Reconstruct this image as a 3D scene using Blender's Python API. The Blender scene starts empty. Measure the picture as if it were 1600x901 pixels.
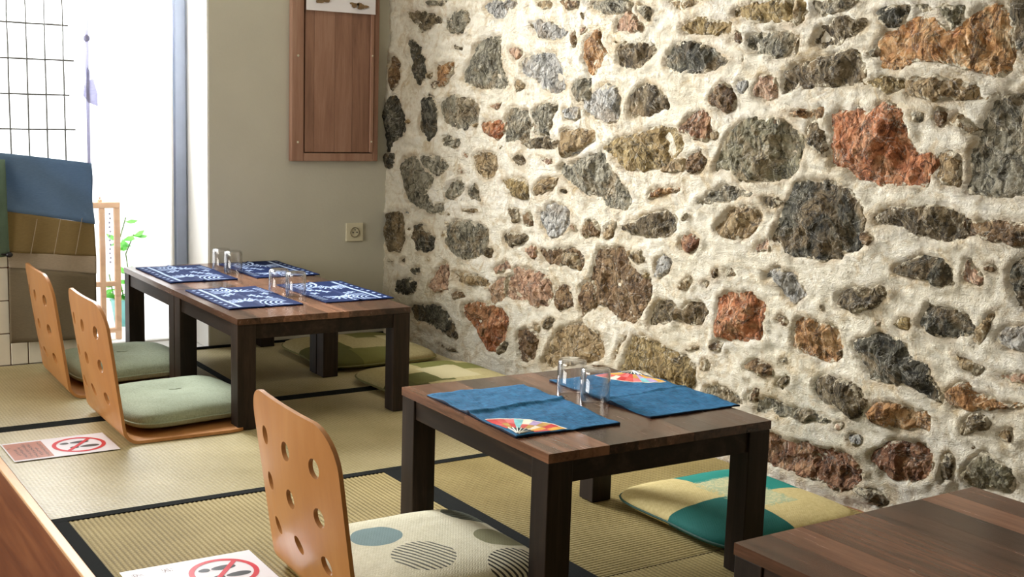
import bpy, bmesh, math, random
import numpy as np
from mathutils import Vector, Matrix, noise, geometry
random.seed(7)
D = bpy.data; C = bpy.context.scene.collection; SC = bpy.context.scene
# ---------------------------------------------------------------- camera
def make_camera():
    f, yaw, pitch, roll, h = 1899.2, 0.58772, 0.1499, 0.03178, 1.047
    sy, cy, sp, cp = math.sin(yaw), math.cos(yaw), math.sin(pitch), math.cos(pitch)
    fw = Vector((sy*cp, cy*cp, -sp)); r = Vector((cy, -sy, 0)); u = r.cross(fw)
    c, s = math.cos(roll), math.sin(roll)
    R = c*r + s*u; U = -s*r + c*u
    cam = D.cameras.new('camera'); o = D.objects.new('camera', cam); C.objects.link(o)
    M = Matrix((R, U, -fw)).transposed().to_4x4(); M.translation = Vector((0, 0, h))
    o.matrix_world = M
    cam.sensor_width = 36; cam.lens = f*36/1600; cam.clip_start = .05
    SC.camera = o
make_camera()
# ---------------------------------------------------------------- world, lights, exposure
SC.view_settings.view_transform = 'Standard'; SC.view_settings.look = 'None'
SC.view_settings.gamma = 1; SC.view_settings.use_curve_mapping = False
SC.view_settings.exposure = 0.3
W = D.worlds.new('world'); SC.world = W; W.use_nodes = True
W.node_tree.nodes['Background'].inputs[0].default_value = (.96, .98, 1, 1)
W.node_tree.nodes['Background'].inputs[1].default_value = 2.3
def area(name, loc, rot, sx, sy, power, col, portal=False, spread=180):
    l = D.lights.new(name, 'AREA'); l.shape = 'RECTANGLE'; l.size = sx; l.size_y = sy; l.energy = power; l.color = col; l.spread = math.radians(spread)
    o = D.objects.new(name, l); C.objects.link(o); o.location = loc; o.rotation_euler = rot
    if portal: l.cycles.is_portal = True
    return o
area('window_portal', (.76, 5.16, 1.2), (math.radians(-90), 0, 0), 1.95, 2.4, 1, (1, 1, 1), True)
area('back_window_daylight', (1.12, 5.42, 1.75), Vector((1.45, -2.2, -.7)).to_track_quat('-Z', 'Y').to_euler(), 1.0, .9, 112, (.965, .98, 1), spread=105)
area('side_window_light', (-2.45, 3.05, 1.35), (0, math.radians(-93), 0), 1.5, 2.4, 43, (1, .93, .82), spread=125)
# ---------------------------------------------------------------- materials
def srgb(*c):
    return tuple(((v/255)/12.92 if v/255 <= .04045 else ((v/255+.055)/1.055)**2.4) for v in c)+(1,)
class NT:
    def __init__(s, name):
        s.m = D.materials.new(name); s.m.use_nodes = True; s.t = s.m.node_tree; s.n = s.t.nodes; s.l = s.t.links
        s.b = s.n['Principled BSDF']; s.out = s.n['Material Output']
    def node(s, typ, **k):
        n = s.n.new(typ)
        for a, v in k.items():
            if a.startswith('i_'): n.inputs[int(a[2:]) if a[2:].isdigit() else a[2:].replace('_', ' ')].default_value = v
            else: setattr(n, a, v)
        return n
    def link(s, a, b): s.l.new(a, b)
    def coord(s, scale=(1, 1, 1), rot=(0, 0, 0), loc=(0, 0, 0), out='Object'):
        t = s.node('ShaderNodeTexCoord'); m = s.node('ShaderNodeMapping')
        m.inputs['Scale'].default_value = scale; m.inputs['Rotation'].default_value = rot; m.inputs['Location'].default_value = loc
        s.link(t.outputs[out], m.inputs[0]); return m.outputs[0]
    def noise(s, vec, scale, detail=4, rough=.55, dist=0):
        n = s.node('ShaderNodeTexNoise'); n.inputs['Scale'].default_value = scale; n.inputs['Detail'].default_value = detail
        n.inputs['Roughness'].default_value = rough; n.inputs['Distortion'].default_value = dist; s.link(vec, n.inputs['Vector']); return n.outputs['Fac']
    def ramp(s, fac, stops):
        r = s.node('ShaderNodeValToRGB'); e = r.color_ramp.elements
        while len(e) < len(stops): e.new(.5)
        for q, (p, c) in zip(e, stops): q.position = p; q.color = c if len(c) == 4 else tuple(c)+(1,)
        s.link(fac, r.inputs[0]); return r.outputs[0]
    def mix(s, fac, a, b, mode='MIX'):
        m = s.node('ShaderNodeMix', data_type='RGBA', blend_type=mode)
        for sock, v in ((m.inputs[0], fac), (m.inputs[6], a), (m.inputs[7], b)):
            if hasattr(v, 'is_linked'): s.link(v, sock)
            else: sock.default_value = v
        return m.outputs[2]
    def math(s, op, a, b=None, c=None):
        m = s.node('ShaderNodeMath', operation=op)
        for i, v in enumerate((a, b, c)):
            if v is None: continue
            if hasattr(v, 'is_linked'): s.link(v, m.inputs[i])
            else: m.inputs[i].default_value = v
        return m.outputs[0]
    def bump(s, h, strength=.5, dist=.01, prev=None):
        b = s.node('ShaderNodeBump'); b.inputs['Strength'].default_value = strength; b.inputs['Distance'].default_value = dist
        s.link(h, b.inputs['Height'])
        if prev is not None: s.link(prev, b.inputs['Normal'])
        return b.outputs[0]
    def done(s, col=None, rough=None, nrm=None, spec=None):
        for nm, v in (('Base Color', col), ('Roughness', rough), ('Normal', nrm), ('Specular IOR Level', spec)):
            if v is None: continue
            if hasattr(v, 'is_linked'): s.link(v, s.b.inputs[nm])
            else: s.b.inputs[nm].default_value = v
        return s.m
def plain(name, col, rough=.6, var=.12, scale=20, bump=.0, bs=200, metal=0, spec=.5, stretch=(1, 1, 1)):
    t = NT(name); v = t.coord(stretch)
    f = t.noise(v, scale)
    a = tuple(max(0, x*(1-var)) for x in col[:3])+(1,); b = tuple(min(1, x*(1+var)) for x in col[:3])+(1,)
    c = t.ramp(f, [(.3, a), (.7, b)])
    n = t.bump(t.noise(t.coord(), bs, 3), bump, .002) if bump else None
    t.b.inputs['Metallic'].default_value = metal
    return t.done(c, rough, n, spec)
M = {}
M['plaster'] = plain('plaster', srgb(188, 185, 170), .85, .05, 3, .25, 90)
M['darkwall'] = plain('dark_plaster', srgb(92, 80, 66), .9, .05, 3)
M['white_paint'] = plain('white_paint', srgb(235, 234, 228), .7, .03, 4, .1, 60)
M['ceiling'] = plain('ceiling_paint', srgb(215, 210, 195), .9, .03, 3)
M['frame_metal'] = plain('grey_frame', srgb(165, 176, 198), .5, .05, 10)
M['plastic'] = plain('cream_plastic', srgb(205, 198, 172), .4, .02, 10)
M['plastic_dark'] = plain('socket_shade', srgb(120, 110, 88), .5, .03, 10)
M['paper'] = plain('paper', srgb(232, 230, 236), .28, .02, 8)
M['red'] = plain('red_ink', srgb(205, 25, 48), .3, .03, 30)
M['black'] = plain('black_ink', srgb(28, 26, 30), .35, .05, 30)
M['brownink'] = plain('brown_ink', srgb(176, 112, 88), .35, .06, 60)
M['textink'] = plain('text_ink', srgb(96, 58, 48), .4, .08, 60)
M['heri'] = plain('dark_border_cloth', srgb(15, 18, 15), .9, .2, 300, .4, 900, spec=.12)
M['tile'] = plain('white_tile', srgb(232, 224, 205), .25, .05, 12)
M['grout'] = plain('brown_grout', srgb(120, 80, 60), .9, .15, 40)
M['leaf'] = plain('leaf_green', srgb(95, 190, 60), .5, .3, 30)
M['stem'] = plain('stem_green', srgb(90, 120, 60), .6, .1, 20)
M['pot'] = plain('glazed_pot', srgb(120, 190, 190), .3, .1, 20)
M['paving'] = plain('pale_paving', srgb(235, 232, 226), .9, .04, 4)
M['lowfloor'] = plain('floor_planks', srgb(84, 58, 40), .5, .2, 6, .1, 60, stretch=(1, 8, 1))
M['wire'] = plain('galvanised_wire', srgb(105, 105, 100), .5, .1, 30)
M['rackwood'] = plain('rack_wood', srgb(205, 165, 130), .6, .1, 20, .1, 60)
M['piping_dark'] = plain('dark_piping', srgb(30, 70, 60), .8, .1, 100)
M['piping_olive'] = plain('olive_piping', srgb(110, 108, 62), .8, .1, 100)
M['piping_cream'] = plain('cream_piping', srgb(196, 190, 160), .8, .1, 100)
M['garment'] = plain('grey_green_cloth', srgb(96, 118, 100), .9, .15, 12, .4, 60)
M['fascia_lip'] = plain('pale_lip_wood', srgb(222, 178, 132), .45, .08, 12, stretch=(8, 1, 8))

def wood(name, c1, c2, c3, rough=.35, axis=1, scale=1., coat=0, bump=.12, rand=.35, spec=.5):
    t = NT(name); sc = [14*scale]*3; sc[axis] = 1.2*scale
    v = t.coord(tuple(sc)); oi = t.node('ShaderNodeObjectInfo')
    add = t.node('ShaderNodeVectorMath', operation='ADD'); t.link(v, add.inputs[0])
    cm = t.node('ShaderNodeCombineXYZ'); rr = t.math('MULTIPLY', oi.outputs['Random'], 37.)
    for i in range(3): t.link(rr, cm.inputs[i])
    t.link(cm.outputs[0], add.inputs[1])
    a = t.noise(add.outputs[0], 1.0, 5, .6, 1.2); b = t.noise(add.outputs[0], 5.5, 4, .7)
    f = t.math('ADD', t.math('MULTIPLY', a, .65), t.math('MULTIPLY', b, .35))
    if rand: f = t.math('ADD', f, t.math('MULTIPLY', t.math('SUBTRACT', oi.outputs['Random'], .5), rand))
    c = t.ramp(f, [(.28, c1), (.5, c2), (.72, c3)])
    n = t.bump(b, bump, .002)
    t.b.inputs['Coat Weight'].default_value = coat; t.b.inputs['Coat Roughness'].default_value = .25
    return t.done(c, t.math('ADD', t.math('MULTIPLY', b, .2), rough-.1), n, spec)
M['plank'] = wood('tabletop_walnut', srgb(48, 33, 25), srgb(88, 60, 45), srgb(134, 94, 72), .24, 1, 1, 0, rand=.36)
M['tableframe'] = wood('table_frame_wood', srgb(20, 15, 12), srgb(38, 29, 23), srgb(66, 51, 41), .5, 1, 1, rand=.1, spec=.2)
M['tableleg'] = wood('table_leg_wood', srgb(20, 15, 12), srgb(38, 29, 23), srgb(62, 48, 38), .5, 2, 1, rand=.1, spec=.2)
M['ply'] = wood('beech_plywood', srgb(166, 110, 58), srgb(180, 124, 70), srgb(190, 137, 84), .4, 2, .6, .08, .02, 0)
M['fascia'] = wood('fascia_wood', srgb(96, 52, 30), srgb(124, 72, 42), srgb(150, 94, 56), .5, 1, .6, 0, .1, 0)
M['shutter'] = wood('reddish_shutter_wood', srgb(108, 76, 58), srgb(146, 108, 88), srgb(170, 136, 116), .6, 2, .8, 0, .2, .2)

def tatami(name, rib_axis, cols=((124, 110, 70), (172, 159, 118), (202, 191, 154))):
    t = NT(name)
    sc = [1, 1, 1]; other = 1-rib_axis
    v = t.coord(); sep = t.node('ShaderNodeSeparateXYZ'); t.link(v, sep.inputs[0])
    a = sep.outputs[rib_axis]; b = sep.outputs[other]
    w = t.math('SINE', t.math('MULTIPLY', a, 2*math.pi/.011))
    w2 = t.math('COSINE', t.math('MULTIPLY', b, 2*math.pi/.0125))
    fine = t.coord((900, 120, 300) if rib_axis == 1 else (120, 900, 300))
    nz = t.noise(fine, 1, 2)
    big = t.noise(v, 3.5, 3)
    f = t.math('ADD', t.math('MULTIPLY', w, .06), t.math('ADD', t.math('MULTIPLY', nz, .5), t.math('MULTIPLY', big, .5)))
    f = t.math('ADD', f, t.math('MULTIPLY', w2, .11))
    c = t.ramp(f, [(p, srgb(*q)) for p, q in zip((.2, .5, .8), cols)])
    n = t.bump(t.math('ADD', t.math('MULTIPLY', w, .1), nz), .5, .0012)
    old = cols[0][0] < 100
    return t.done(c, .7 if old else .34, n, .2 if old else .5)
M['tatami_y'] = tatami('tatami_ribs_along_y', 1); M['tatami_x'] = tatami('tatami_ribs_along_x', 0)
OLD = ((98, 84, 46), (146, 129, 80), (178, 162, 114))
M['tatami_y_old'] = tatami('aged_tatami_ribs_along_y', 1, OLD); M['tatami_x_old'] = tatami('aged_tatami_ribs_along_x', 0, OLD)

def stone_mat(name, c1, c2, c3, vein=.25):
    t = NT(name); v = t.coord()
    a = t.noise(v, 9, 6, .65, .6); b = t.noise(v, 42, 6, .75, 1.0)
    f = t.math('ADD', t.math('MULTIPLY', a, .5), t.math('MULTIPLY', b, .5))
    c = t.ramp(f, [(.34, c1), (.5, c2), (.64, c3)])
    vo = t.node('ShaderNodeTexVoronoi', feature='DISTANCE_TO_EDGE'); vo.inputs['Scale'].default_value = 17
    warp = t.node('ShaderNodeVectorMath', operation='ADD'); wn = t.node('ShaderNodeTexNoise'); wn.inputs['Scale'].default_value = 14; wn.inputs['Detail'].default_value = 4
    t.link(v, wn.inputs['Vector']); sc = t.node('ShaderNodeVectorMath', operation='SCALE'); sc.inputs['Scale'].default_value = .09
    t.link(wn.outputs['Color'], sc.inputs[0]); t.link(v, warp.inputs[0]); t.link(sc.outputs[0], warp.inputs[1]); t.link(warp.outputs[0], vo.inputs['Vector'])
    crack = t.ramp(vo.outputs['Distance'], [(0, (1, 1, 1)), (.05, (0, 0, 0))])
    pit = t.ramp(t.noise(v, 26, 5, .7, .8), [(.36, (1, 1, 1)), (.45, (0, 0, 0))])
    dark = tuple(x*.22 for x in c1[:3])+(1,)
    c = t.mix(t.math('MULTIPLY', crack, .45), c, dark)
    c = t.mix(t.math('MULTIPLY', pit, .75), c, dark)
    c = t.mix(t.math('MULTIPLY', t.ramp(t.noise(v, 5.5, 5, .7, 1.0), [(.5, (0, 0, 0)), (.62, (1, 1, 1))]), .45), c, srgb(168, 140, 98))
    fr = t.noise(t.coord((1.6, 1, .8), rot=(0, .6, 0)), 7, 6, .62, 1.6)
    fis = t.ramp(t.math('ABSOLUTE', t.math('SUBTRACT', fr, .5)), [(.004, (1, 1, 1)), (.018, (0, 0, 0))])
    c = t.mix(t.math('MULTIPLY', fis, .6), c, tuple(x*.12 for x in c1[:3])+(1,))
    vr = t.noise(t.coord((1, 1, 1.3), rot=(0, -.5, 0), loc=(3, 1, 2)), 6, 5, .6, 2.2)
    wv = t.ramp(t.math('ABSOLUTE', t.math('SUBTRACT', vr, .47)), [(.003, (1, 1, 1)), (.012, (0, 0, 0))])
    c = t.mix(t.math('MULTIPLY', wv, .38), c, srgb(222, 216, 200))
    vm = t.ramp(t.noise(v, 20, 6, .8, 2.2), [(.61, (0, 0, 0)), (.66, (1, 1, 1))])
    c = t.mix(t.math('MULTIPLY', vm, vein), c, srgb(218, 208, 185))
    at = t.node('ShaderNodeAttribute', attribute_name='rim')
    rimf = t.ramp(t.math('ADD', at.outputs['Fac'], t.math('MULTIPLY', t.math('SUBTRACT', t.noise(v, 24, 6, .75), .5), 4.2)), [(.66, (0, 0, 0)), (.8, (1, 1, 1))])
    c = t.mix(rimf, c, srgb(226, 214, 186))
    h = t.math('ADD', t.math('MULTIPLY', b, 1.0), t.math('MULTIPLY', t.ramp(vo.outputs['Distance'], [(0, (0, 0, 0)), (.12, (1, 1, 1))]), .35))
    h = t.math('SUBTRACT', h, t.math('MULTIPLY', fis, .5))
    n = t.bump(h, 1.0, .03)
    return t.done(c, .8, n, .3)
ST = {
 'D': ((34, 32, 24), (84, 80, 64), (158, 152, 130)), 'K': ((68, 57, 38), (122, 106, 78), (172, 156, 122)),
 'G': ((86, 79, 60), (152, 145, 122), (206, 199, 178)), 'M': ((86, 80, 58), (138, 131, 102), (180, 172, 146)),
 'L': ((142, 139, 130), (192, 189, 180), (228, 225, 217)), 'T': ((128, 100, 62), (176, 150, 108), (212, 192, 154)),
 'Y': ((116, 92, 46), (166, 142, 92), (204, 184, 136)), 'O': ((148, 94, 50), (192, 144, 92), (218, 186, 142)),
 'X': ((164, 98, 54), (206, 154, 96), (230, 210, 170)), 'R': ((134, 76, 42), (194, 120, 74), (224, 176, 134)),
 'U': ((92, 58, 38), (150, 102, 70), (198, 156, 116)), 'P': ((166, 116, 86), (206, 166, 134), (228, 204, 176)),
 'B': ((80, 56, 34), (134, 104, 70), (182, 154, 114))}
SM = {k: stone_mat('stone_'+k, *[srgb(*c) for c in v], vein=.15 if k in 'DRU' else .3) for k, v in ST.items()}

def mortar_mat():
    t = NT('lime_mortar'); v = t.coord()
    a = t.noise(v, 4, 5, .6); b = t.noise(v, 60, 6, .7); g = t.noise(v, 260, 3, .7)
    c = t.ramp(t.math('ADD', t.math('MULTIPLY', a, .5), t.math('MULTIPLY', b, .5)), [(.32, srgb(214, 202, 174)), (.5, srgb(235, 227, 206)), (.66, srgb(246, 241, 228))])
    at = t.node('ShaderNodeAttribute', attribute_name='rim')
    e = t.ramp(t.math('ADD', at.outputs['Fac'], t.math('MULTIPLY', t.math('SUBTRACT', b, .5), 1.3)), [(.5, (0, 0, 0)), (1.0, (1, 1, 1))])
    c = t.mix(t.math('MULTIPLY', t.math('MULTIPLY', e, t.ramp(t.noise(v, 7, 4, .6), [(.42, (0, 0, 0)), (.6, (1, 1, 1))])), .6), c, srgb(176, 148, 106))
    blot = t.ramp(t.noise(v, 11, 6, .75, 1.5), [(.5, (0, 0, 0)), (.64, (1, 1, 1))])
    c = t.mix(t.math('MULTIPLY', blot, .62), c, srgb(192, 166, 120))
    st = t.noise(t.coord((3, 1, 9), rot=(0, .35, 0)), 5, 6, .75, 1.0)
    h = t.math('ADD', t.math('ADD', t.math('MULTIPLY', b, .7), t.math('MULTIPLY', g, .22)), t.math('MULTIPLY', st, 1.1))
    n = t.bump(h, 1.0, .02)
    return t.done(c, .9, n, .2)
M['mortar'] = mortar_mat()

def fabric_weave(t, s1=700, strength=.3, d=.0008):
    v = t.coord(); w = t.node('ShaderNodeTexWave', wave_type='BANDS', bands_direction='DIAGONAL'); w.inputs['Scale'].default_value = s1/6; w.inputs['Distortion'].default_value = 1.5
    t.link(v, w.inputs['Vector']); return t.bump(t.math('ADD', w.outputs['Fac'], t.noise(v, 60, 3)), strength, d)
def linen(name, c1, c2, scale=60, rough=.85):
    t = NT(name); v = t.coord()
    a = t.noise(t.coord((1, 6, 1)), scale, 3); b = t.noise(t.coord((6, 1, 1)), scale, 3)
    c = t.ramp(t.math('MULTIPLY', t.math('ADD', a, b), .5), [(.35, c1), (.65, c2)])
    return t.done(c, rough, t.bump(t.math('ADD', a, b), .35, .0015), .3)
M['blue_cloth'] = linen('blue_linen', srgb(16, 70, 110), srgb(42, 120, 166))
M['blue_under'] = linen('navy_backing', srgb(12, 22, 40), srgb(22, 36, 58))
M['green_cushion'] = linen('sage_linen', srgb(140, 150, 126), srgb(170, 180, 155), 90)
def sheer(name, col, tr):
    t = NT(name); v = t.coord((1, 1, 6))
    c = t.ramp(t.noise(v, 80, 3), [(.3, tuple(x*.85 for x in col[:3])+(1,)), (.7, col)])
    t.link(c, t.b.inputs['Base Color']); t.b.inputs['Roughness'].default_value = .9
    tl = t.node('ShaderNodeBsdfTranslucent'); t.link(c, tl.inputs[0]); mx = t.node('ShaderNodeMixShader'); mx.inputs[0].default_value = tr
    t.link(t.b.outputs[0], mx.inputs[1]); t.link(tl.outputs[0], mx.inputs[2]); t.link(mx.outputs[0], t.out.inputs[0]); return t.m
M['blue_sheer'] = sheer('blue_sheer', srgb(116, 140, 164), .4); M['ochre_sheer'] = sheer('ochre_sheer', srgb(150, 128, 84), .3)
M['pale_sheer'] = sheer('pale_sheer', srgb(190, 174, 152), .35); M['taupe_sheer'] = sheer('taupe_sheer', srgb(136, 122, 98), .25)
M['tape'] = sheer('grey_tape', srgb(190, 190, 208), .5)
def glass(name, pane=False):
    t = NT(name)
    if pane:
        tr = t.node('ShaderNodeBsdfTransparent'); gl = t.node('ShaderNodeBsdfGlossy'); gl.inputs['Roughness'].default_value = .02
        lw = t.node('ShaderNodeLayerWeight'); lw.inputs[0].default_value = .5; mx = t.node('ShaderNodeMixShader')
        f = t.math('ADD', t.math('MULTIPLY', t.math('POWER', lw.outputs['Facing'], 2.0), 1.0), .07)
        t.link(f, mx.inputs[0]); t.link(tr.outputs[0], mx.inputs[1]); t.link(gl.outputs[0], mx.inputs[2]); t.link(mx.outputs[0], t.out.inputs[0])
    else:
        t.b.inputs['Transmission Weight'].default_value = 1; t.b.inputs['Roughness'].default_value = .0; t.b.inputs['IOR'].default_value = 1.45
        c = t.ramp(t.noise(t.coord(), 5), [(0, (.97, .99, .99)), (1, (1, 1, 1))]); t.link(c, t.b.inputs['Base Color'])
    return t.m
M['glass'] = glass('clear_glass', True); M['pane'] = glass('window_glass', True)
# ---------------------------------------------------------------- helpers
def obj(name, bm, mat=None, parent=None, smooth=False, mats=None):
    me = D.meshes.new(name)
    if isinstance(bm, bmesh.types.BMesh): bm.to_mesh(me); bm.free()
    else: me.from_pydata(*bm)
    for m in (mats or [mat]): me.materials.append(m)
    if smooth: me.polygons.foreach_set('use_smooth', [True]*len(me.polygons))
    o = D.objects.new(name, me); C.objects.link(o)
    if parent: o.parent = parent
    return o
def tag(o, label, cat, group=None, kind=None):
    o['label'] = label; o['category'] = cat
    if group: o['group'] = group
    if kind: o['kind'] = kind
    return o
def thing(name, label, cat, loc=(0, 0, 0), rz=0, group=None):
    o = D.objects.new(name, None); C.objects.link(o); o.location = loc; o.rotation_euler = (0, 0, rz); o.empty_display_size = .05
    return tag(o, label, cat, group)
def struct(o): o['kind'] = 'structure'; return o
def copy_tree(o, parent=None):
    c = o.copy(); C.objects.link(c)
    if parent: c.parent = parent
    for ch in [x for x in D.objects if x.parent == o]: copy_tree(ch, c)
    return c
def box(bm, x0, x1, y0, y1, z0, z1, bev=0, seg=2):
    r = bmesh.ops.create_cube(bm, size=1)
    for v in r['verts']: v.co = Vector((x0+(v.co.x+.5)*(x1-x0), y0+(v.co.y+.5)*(y1-y0), z0+(v.co.z+.5)*(z1-z0)))
    if bev:
        es = list({e for v in r['verts'] for e in v.link_edges})
        bmesh.ops.bevel(bm, geom=es, offset=bev, segments=seg, profile=.5, affect='EDGES')
    return bm
def bx(*a, **k): return box(bmesh.new(), *a, **k)
def tube(bm, pts, r, n=8, closed=False):
    pts = [Vector(p) for p in pts]; rings = []; N = len(pts)
    for i, p in enumerate(pts):
        a = pts[(i-1) % N] if (closed or i > 0) else p; b = pts[(i+1) % N] if (closed or i < N-1) else p
        d = (b-a).normalized(); up = Vector((0, 0, 1)) if abs(d.z) < .9 else Vector((1, 0, 0))
        x = d.cross(up).normalized(); y = x.cross(d); rr = r(i/(N-1)) if callable(r) else r
        rings.append([bm.verts.new(p+(x*math.cos(t)+y*math.sin(t))*rr) for t in [2*math.pi*k/n for k in range(n)]])
    for i in range(N if closed else N-1):
        A, B = rings[i], rings[(i+1) % N]
        for k in range(n): bm.faces.new((A[k], A[(k+1) % n], B[(k+1) % n], B[k]))
    if not closed:
        bm.faces.new(rings[0][::-1]); bm.faces.new(rings[-1])
    return bm
def lathe(bm, prof, n=40, c=(0, 0)):
    rings = []
    for r, z in prof:
        rings.append([bm.verts.new((c[0]+r*math.cos(2*math.pi*k/n), c[1]+r*math.sin(2*math.pi*k/n), z)) for k in range(n)] if r > 1e-6 else [bm.verts.new((c[0], c[1], z))])
    for A, B in zip(rings, rings[1:]):
        for k in range(n):
            q = [A[k % len(A)], A[(k+1) % n % len(A)], B[(k+1) % n % len(B)], B[k % len(B)]]
            q2 = [];  [q2.append(v) for v in q if v not in q2]
            if len(q2) > 2: bm.faces.new(q2)
    return bm
def nz(x, y, z=0): return noise.noise(Vector((x, y, z)))
# ================================================================ STRUCTURE
YB = 4.85
def build_shell():
    # back wall right of the window, its jamb, lintel
    bm = bx(1.724, 2.75, YB, 5.25, -.42, 2.4); w = struct(obj('wall_back', bm, M['plaster']))
    struct(obj('wall_back_lintel', bx(-2.75, 1.724, YB, 5.25, 2.3, 2.4), M['plaster']))
    struct(obj('wall_back_left', bx(-2.75, -.25, YB, 5.25, -.42, 2.3), M['plaster']))
    struct(obj('ceiling', bx(-2.75, 2.75, -.9, 5.25, 2.4, 2.5), M['ceiling']))
    struct(obj('wall_rear', bx(-2.75, 2.75, -1.0, -.9, -.42, 2.4), M['darkwall']))
    f = bmesh.new(); box(f, -2.75, -2.65, -.9, 1.7, -.42, 2.4); box(f, -2.75, -2.65, 4.4, 4.85, -.42, 2.4); box(f, -2.75, -2.65, 1.7, 4.4, -.42, .5); box(f, -2.75, -2.65, 1.7, 4.4, 2.2, 2.4)
    struct(obj('wall_left', f, M['plaster']))
    # lower floor and raised platform
    struct(obj('floor', bx(-2.75, .636, -.9, 4.85, -.47, -.42), M['lowfloor']))
    p = struct(obj('floor_platform', bx(.66, 2.75, -.9, 4.85, -.42, -.03), M['fascia']))
    t = struct(obj('trim_1', bx(.636, .66, -.9, 4.85, -.42, -.006, bev=.002), M['fascia']))
    obj('lip', bx(.636, .66, -.9, 4.85, -.0055, .004, bev=.002), M['fascia_lip'], t)
    kb = bmesh.new(); bmesh.ops.create_circle(kb, cap_ends=True, segments=20, radius=1)
    for v in kb.verts: v.co = Vector((.6355, 3.6+v.co.x*.05, -.165+v.co.y*.02))
    obj('knot', kb, M['black'], t)
    # window: frame, glass, sill
    wn = struct(obj('window_1', bx(-.25, 1.724, 5.09, 5.15, -.03, 0.004), M['white_paint']))
    for x0, x1 in ((1.664, 1.708), (.05, .095), (-.25, -.2)): obj('stile', bx(x0, x1, 5.09, 5.15, .012, 2.25, bev=.004), M['frame_metal'], wn)
    obj('bead', bx(1.648, 1.656, 5.10, 5.14, .012, 2.25), M['white_paint'], wn)
    obj('rail', bx(-.25, 1.724, 5.09, 5.15, 2.25, 2.3), M['frame_metal'], wn)
    obj('pane', bx(.095, 1.664, 5.117, 5.123, .012, 2.25), M['pane'], wn)
    obj('pane', bx(-.2, .05, 5.117, 5.123, .012, 2.25), M['pane'], wn)
    obj('sill', bx(-.25, 1.724, 4.85, 5.09, -.42, -.002), M['white_paint'], wn)
    obj('reveal', bx(1.716, 1.7235, 4.853, 5.25, 0, 2.3), M['white_paint'], wn)
    struct(obj('baseboard_back', bx(1.05, 2.53, 4.838, 4.85, -.03, .01), M['heri']))
    struct(obj('ground_outside', bx(-8, 12, 5.25, 16, -.1, -.02), M['paving']))
build_shell()

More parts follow.
